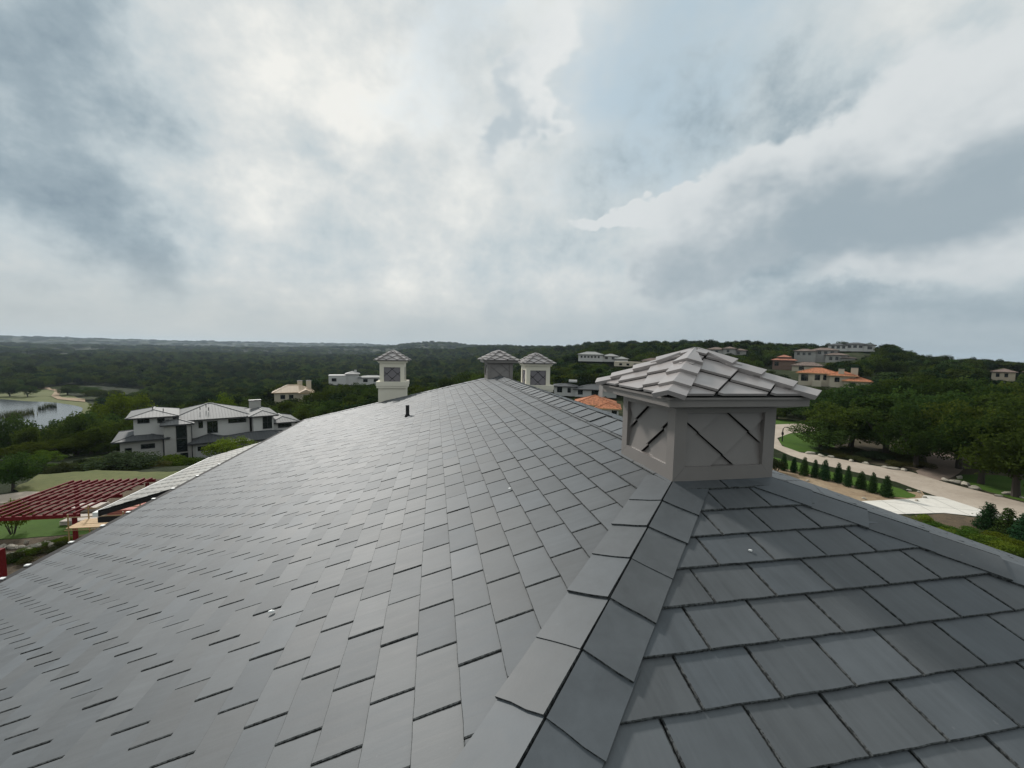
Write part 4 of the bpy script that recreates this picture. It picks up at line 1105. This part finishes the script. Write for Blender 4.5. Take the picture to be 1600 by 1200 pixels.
# right: cypress row along the road
for i, (u, vt, vb_) in enumerate(((1224, 711, 735), (1240, 714, 738), (1256, 719, 743), (1273, 719, 746), (1288, 722, 750), (1309, 723, 754), (1324, 730, 760), (1345, 736, 764), (1363, 743, 770), (1384, 744, 776))):
    p = atz(u, vb_, G); q = atr(u, vt, math.hypot(p[0], p[1]))
    tree(p[0], p[1], G, (q[2]-G+.2)*(1, .9, 1.08, .95, 1.04, .92)[i % 6], (.85, .75, .95, .8, 1.0)[i % 5], 'cone', ORD[i]+' young cypress from the cupola in the row along the road', 'young cypresses along the road')
for i, (u, vt, vb_) in enumerate(((1543, 789, 828), (1573, 797, 838), (1598, 805, 852))):
    p = atz(u, vb_, G); q = atr(u, vt, math.hypot(p[0], p[1]))
    tree(p[0], p[1], G, q[2]-G+.2, 1.5, 'cone', ('left', 'middle', 'right')[i]+' of three young conifers in the planting bed at the right edge', 'young conifers in the bed')
for i, (u, v, h, w) in enumerate(sorted(((1442, 822, 1.1, 1.5), (1462, 832, .9, 2.2), (1480, 838, .8, 2.2), (1500, 842, .9, 2.4), (1522, 850, .9, 2.4), (1545, 858, 1.0, 2.6), (1568, 868, 1.0, 2.6), (1592, 876, 1.1, 2.8), (1520, 834, .6, 1.6), (1560, 845, .7, 1.8), (1585, 858, .8, 2.0), (1615, 880, 1.0, 2.6)))):
    p = atz(u, v, G); tree(p[0], p[1], G-.05, h*1.35, w, 'green', ORD[i]+' low green shrub from the left in the bed beside the slate hip', 'low shrubs in the planting bed', 'shrub')
p = atz(1213, 738, G); tree(p[0], p[1], G, 2.4, 2.4, 'shrub', 'grey green shrub at the left end of the cypress row', None, 'shrub')
# right: live oaks across the road
for i, (u, vt, r_, w) in enumerate(((1286, 655, 84, 110), (1335, 625, 88, 150), (1392, 612, 86, 160), (1440, 640, 80, 120), (1452, 600, 92, 150), (1510, 622, 84, 150), (1545, 640, 76, 150), (1570, 605, 88, 160), (1605, 628, 72, 190))):
    tree_px(u, vt, r_, w, 'oak', ORD[i]+' live oak from the left in the front row across the road', 'front row of live oaks across the road', G)
for i, (u, vt, r_, w) in enumerate(((1262, 628, 118, 90), (1300, 608, 116, 110), (1350, 596, 120, 130), (1405, 588, 118, 130), (1450, 572, 125, 130), (1500, 585, 112, 140), (1540, 588, 108, 130), (1580, 592, 112, 150), (1625, 600, 100, 150))):
    tree_px(u, vt, r_, w, 'oak', ORD[i]+' live oak from the left in the grove behind the front row across the road', 'live oaks massed behind the front row')
# left side, hand-placed
for a in ((15, 698, 66, 85, 'oak', 'dark round tree at the left edge beside the meadow'), (14, 763, 50, 48, 'green', 'small bright green tree at the left edge by the red frame'),
          (182, 700, 74, 105, 'shrub', 'big grey green bush in front of the modern house'), (128, 716, 80, 60, 'green', 'green shrub left of the big grey green bush'),
          (92, 722, 78, 55, 'shrub', 'low olive shrub between the meadow and the dark oaks'), (68, 702, 88, 60, 'light', 'light green tree between the left edge tree and the oaks'),
          (357, 681, 79, 80, 'light', 'leafy tree in front of the garage door of the modern house'), (262, 706, 80, 60, 'green', 'yellow green shrub before the modern house left wing'),
          (293, 712, 78, 50, 'green', 'shrub below the tall window of the modern house'), (345, 611, 118, 62, 'light', 'light green treetop right behind the modern house roof ridge'),
          (190, 606, 150, 90, 'light', 'big light green tree beyond the pond side oaks'), (245, 634, 112, 40, 'light', 'pale green tree at the left end of the modern house roof')):
    tree_px(a[0], a[1], a[2], a[3], a[4], a[5])
for i, (u, vt, r_, w) in enumerate(sorted(((20, 642, 128, 70), (60, 660, 118, 80), (88, 645, 132, 80), (118, 640, 120, 85), (150, 636, 124, 90), (175, 648, 112, 85), (140, 668, 100, 80), (100, 680, 98, 80), (170, 688, 96, 60), (215, 660, 104, 60), (40, 690, 96, 70)))):
    tree_px(u, vt, r_, w, 'oak', ORD[i]+' dark oak from the left in the thicket beside the modern house', 'oaks left of the modern house')
for i, (u, vt, r_, w) in enumerate(sorted(((455, 622, 125, 60), (478, 630, 105, 50), (500, 606, 135, 70), (520, 622, 100, 60), (532, 598, 140, 75), (556, 612, 110, 65), (566, 591, 145, 70), (590, 601, 120, 65), (585, 622, 90, 55), (620, 610, 120, 60), (652, 598, 130, 70), (680, 604, 112, 60), (705, 592, 130, 60), (733, 578, 150, 70), (752, 580, 140, 60), (425, 634, 118, 45)))):
    tree_px(u, vt, r_, w, 'oak' if (u % 3) else 'cedar', ORD[i]+' green tree from the left behind the far hip of the slate roof', 'trees behind the far hip')
for i, (u, vt, r_, w) in enumerate(sorted(((868, 574, 190, 50), (893, 572, 200, 55), (918, 575, 195, 55), (945, 577, 190, 50), (968, 580, 180, 50), (870, 590, 165, 40), (1230, 620, 125, 60), (1216, 634, 118, 40), (1225, 598, 165, 50)))):
    tree_px(u, vt, r_, w, 'oak', ORD[i]+' dark tree from the left beyond the low roofs beside the near cupola', 'trees beside the near cupola')

# shrubs behind the meadow, weeds in the yard, undergrowth below the oaks, trees on the pond shore
g2 = random.Random(21)
for i, u in enumerate(range(52, 335, 24)):
    tree_px(u+g2.uniform(-5, 5), 714+g2.uniform(-4, 10), 77+g2.uniform(-4, 7), g2.uniform(34, 52), 'green' if i % 3 == 1 else 'shrub', ORD[i]+' bush from the left in the hedge-like row behind the meadow', 'bushes behind the meadow', cat='shrub')
for i in range(14):
    u = 2+i*8.5; v = 892-i*3.6+g2.uniform(-14, 6); q = atz(u, v, G)
    tree(q[0], q[1], G-.03, g2.uniform(.35, .8), g2.uniform(.7, 1.5), 'shrub' if i % 2 else 'green', ORD[i]+' low weed clump from the left on the dirt by the rubble rocks', 'weeds in the dirt yard', 'weed')
for i in range(13):
    u = 1292+i*12.5; tree_px(u, 700+g2.uniform(-8, 10)+(i*1.2), 80+g2.uniform(-2, 8), g2.uniform(30, 50), 'shrub', ORD[i]+' dark shrub from the left in the undergrowth below the live oaks', 'undergrowth below the live oaks', G, 'shrub')
for i, (u, vt, r_, w) in enumerate(((14, 598, 440, 34), (42, 601, 430, 30), (104, 600, 430, 40), (136, 602, 425, 46), (160, 607, 390, 56), (188, 614, 330, 60))):
    tree_px(u, vt, r_, w, 'oak', ORD[i]+' dark tree from the left on the far shore of the pond', 'trees on the pond shore')

# reeds in the pond
def reeds():
    g_ = np.random.default_rng(3)
    for i, (u, v, n_, sp) in enumerate(((12, 652, 220, 5.5), (30, 649, 200, 4.5), (66, 640, 70, 1.6), (75, 637, 70, 1.6), (84, 637, 60, 1.4), (48, 646, 60, 1.5))):
        p = atz(u, v, ZL); c = g_.normal(size=(n_, 2))*sp*.5
        mb = MB()
        for q in c:
            h = g_.uniform(1.5, 3.8); a = g_.uniform(0, 6.28); w = .12; lx, ly = g_.normal(size=2)*.35
            mb.add([(q[0]-w*math.cos(a), q[1]-w*math.sin(a), -.2), (q[0]+w*math.cos(a), q[1]+w*math.sin(a), -.2), (q[0]+lx, q[1]+ly, h)], [(0, 1, 2)])
        o = mb.build('reed_clump', M['leaf_olive']); o.location = (p[0], p[1], ZL)
        tag(o, ORD[[0, 1, 3, 4, 5, 2][i]]+' clump of dark reeds from the left in the pond', 'reeds', 'reed clumps in the pond')
reeds()

# forest to the horizon: geometry-node instances of low crowns, one object
KEEP = [(172, 622, 472, 745, 90), (422, 594, 502, 620, 182), (510, 578, 602, 598, 222), (860, 590, 967, 613, 142), (878, 596, 978, 655, 92), (897, 546, 985, 564, 264), (958, 555, 1048, 570, 247),
        (1102, 537, 1168, 551, 302), (1197, 550, 1246, 573, 272), (1234, 563, 1287, 577, 262), (1242, 568, 1364, 604, 184), (1238, 538, 1342, 562, 332), (1288, 530, 1370, 546, 374), (1543, 568, 1602, 592, 304),
        (1368, 568, 1430, 580, 240), (-40, 604, 146, 672, 480)]
def forest():
    g_ = np.random.default_rng(11)
    bands = ((95, 260, 1.0, 5600), (260, 600, 1.15, 10500), (600, 1400, 1.7, 10500), (1400, 3600, 3.4, 9000), (3600, 7000, 6.5, 5000))
    P, S_, I_ = [], [], []
    for r0, r1, sc_, n_ in bands:
        rr = np.sqrt(g_.uniform(r0*r0, r1*r1, n_)); aa = np.radians(g_.uniform(-46, 68, n_))
        x, y = rr*np.sin(aa), rr*np.cos(aa); z = terrain(x, y)
        dens = np.sin(x*.013+1.3)*np.sin(y*.011+.4)+.6*np.sin(x*.031+y*.027)
        for q in range(n_):
            h = g_.uniform(5, 9.5)*min(sc_, 1.8); ww = g_.uniform(5, 10)*sc_*g_.uniform(.9, 1.35)
            if rr[q] > 200 and rr[q] < 900 and dens[q] > .92: continue
            if aa[q] > rad(28) and rr[q] < 135: continue
            if rr[q] < 130 and aa[q] < rad(-16): continue
            t_ = proj((x[q], y[q], z[q]+h)); b_ = proj((x[q], y[q], z[q])); bad = False
            if t_ is None: continue
            hw_ = ww*.5*F/rr[q]*1.25
            for (u0, v0, u1, v1, rk) in KEEP:
                if rr[q] < rk+6 and t_[0]+hw_ > u0 and t_[0]-hw_ < u1 and t_[1] < v1 and b_[1] > v0-2: bad = True; break
            if bad: continue
            # distance to house plots
            P.append((x[q], y[q], z[q]-.2)); S_.append((ww/1.2, ww/1.2, h)); I_.append(int(g_.integers(0, 5)))
    col = bpy.data.collections.new('forest_kinds')
    for i, (kd, mt) in enumerate((('oak', 'leaf_oak'), ('oak', 'leaf_oak'), ('cedar', 'leaf_cedar'), ('oak', 'leaf_cedar'), ('oak', 'leaf_mid'))):
        me = crown_mesh('forest_crown', 900+i, kd, 1300, .040, M[mt], .4)
        if kd == 'cedar': me.transform(Matrix.Diagonal((1.7, 1.7, 1, 1)))
        col.objects.link(bpy.data.objects.new('crown_%s' % 'abcde'[i], me))
    me = bpy.data.meshes.new('forest'); me.from_pydata(P, [], [])
    a = me.attributes.new('scl', 'FLOAT_VECTOR', 'POINT'); a.data.foreach_set('vector', np.array(S_, np.float32).ravel())
    a = me.attributes.new('idx', 'INT', 'POINT'); a.data.foreach_set('value', np.array(I_, np.int32))
    a = me.attributes.new('rot', 'FLOAT_VECTOR', 'POINT'); ro = np.zeros((len(P), 3), np.float32); ro[:, 2] = g_.uniform(0, 6.28, len(P)); a.data.foreach_set('vector', ro.ravel())
    o = link('forest', me); tag(o, 'dark green oak and cedar woodland spreading over the hills to the horizon', 'woodland', kind='stuff')
    ng = bpy.data.node_groups.new('forest', 'GeometryNodeTree')
    ng.interface.new_socket('Geometry', in_out='INPUT', socket_type='NodeSocketGeometry'); ng.interface.new_socket('Geometry', in_out='OUTPUT', socket_type='NodeSocketGeometry')
    N = ng.nodes; L = ng.links
    gi, go = N.new('NodeGroupInput'), N.new('NodeGroupOutput'); ip = N.new('GeometryNodeInstanceOnPoints'); ci = N.new('GeometryNodeCollectionInfo')
    ci.inputs['Collection'].default_value = col; ci.inputs['Separate Children'].default_value = True; ci.inputs['Reset Children'].default_value = True
    def na(nm, ty):
        q = N.new('GeometryNodeInputNamedAttribute'); q.data_type = ty; q.inputs[0].default_value = nm; return q.outputs[0]
    e2r = N.new('FunctionNodeEulerToRotation'); L.new(na('rot', 'FLOAT_VECTOR'), e2r.inputs[0])
    L.new(gi.outputs[0], ip.inputs['Points']); L.new(ci.outputs[0], ip.inputs['Instance']); ip.inputs['Pick Instance'].default_value = True
    L.new(na('idx', 'INT'), ip.inputs['Instance Index']); L.new(e2r.outputs[0], ip.inputs['Rotation']); L.new(na('scl', 'FLOAT_VECTOR'), ip.inputs['Scale'])
    L.new(ip.outputs[0], go.inputs[0])
    md = o.modifiers.new('forest', 'NODES'); md.node_group = ng
M['leaf_mid'] = leaf_mat('mixed_leaf', (.042, .064, .014), .3)
forest()

# street lamp at the round lawn
p = atz(1222, 690, G); L_ = empty('street_lamp', (p[0], p[1], G)); tag(L_, 'dark bent-arm lamp post at the tip of the round lawn', 'lamp post')
MB().tube([(0, 0, 0), (0, 0, 1.9), (.05, 0, 2.35)], [.10, .08, .07], 8).build('pole', M['dark_metal'], L_)
MB().tube([(.05, 0, 2.3), (.25, -.1, 2.6), (.7, -.25, 2.65), (1.1, -.35, 2.5)], [.07, .06, .06, .05], 8).build('arm', M['dark_metal'], L_)
MB().tube([(0, 0, 1.25), (0, 0, 1.7)], [.2, .16], 8).build('lantern', M['dark_metal'], L_)

# ------------------------------------------------------------------ haze
def haze(density):
    mt = bpy.data.materials.new('haze_air'); mt.use_nodes = True; n = NT(mt.node_tree)
    v = n.new('ShaderNodeVolumePrincipled'); v.inputs['Color'].default_value = (.70, .84, .97, 1); v.inputs['Density'].default_value = density
    v.inputs['Anisotropy'].default_value = .2
    out = n.new('ShaderNodeOutputMaterial'); n.l.new(v.outputs[0], out.inputs['Volume'])
    o = MB().box(-9500, 9500, -900, 9500, -75, 125).build('haze', mt); tag(o, kind='stuff')
HAZE = 0.000075
if HAZE: haze(HAZE)
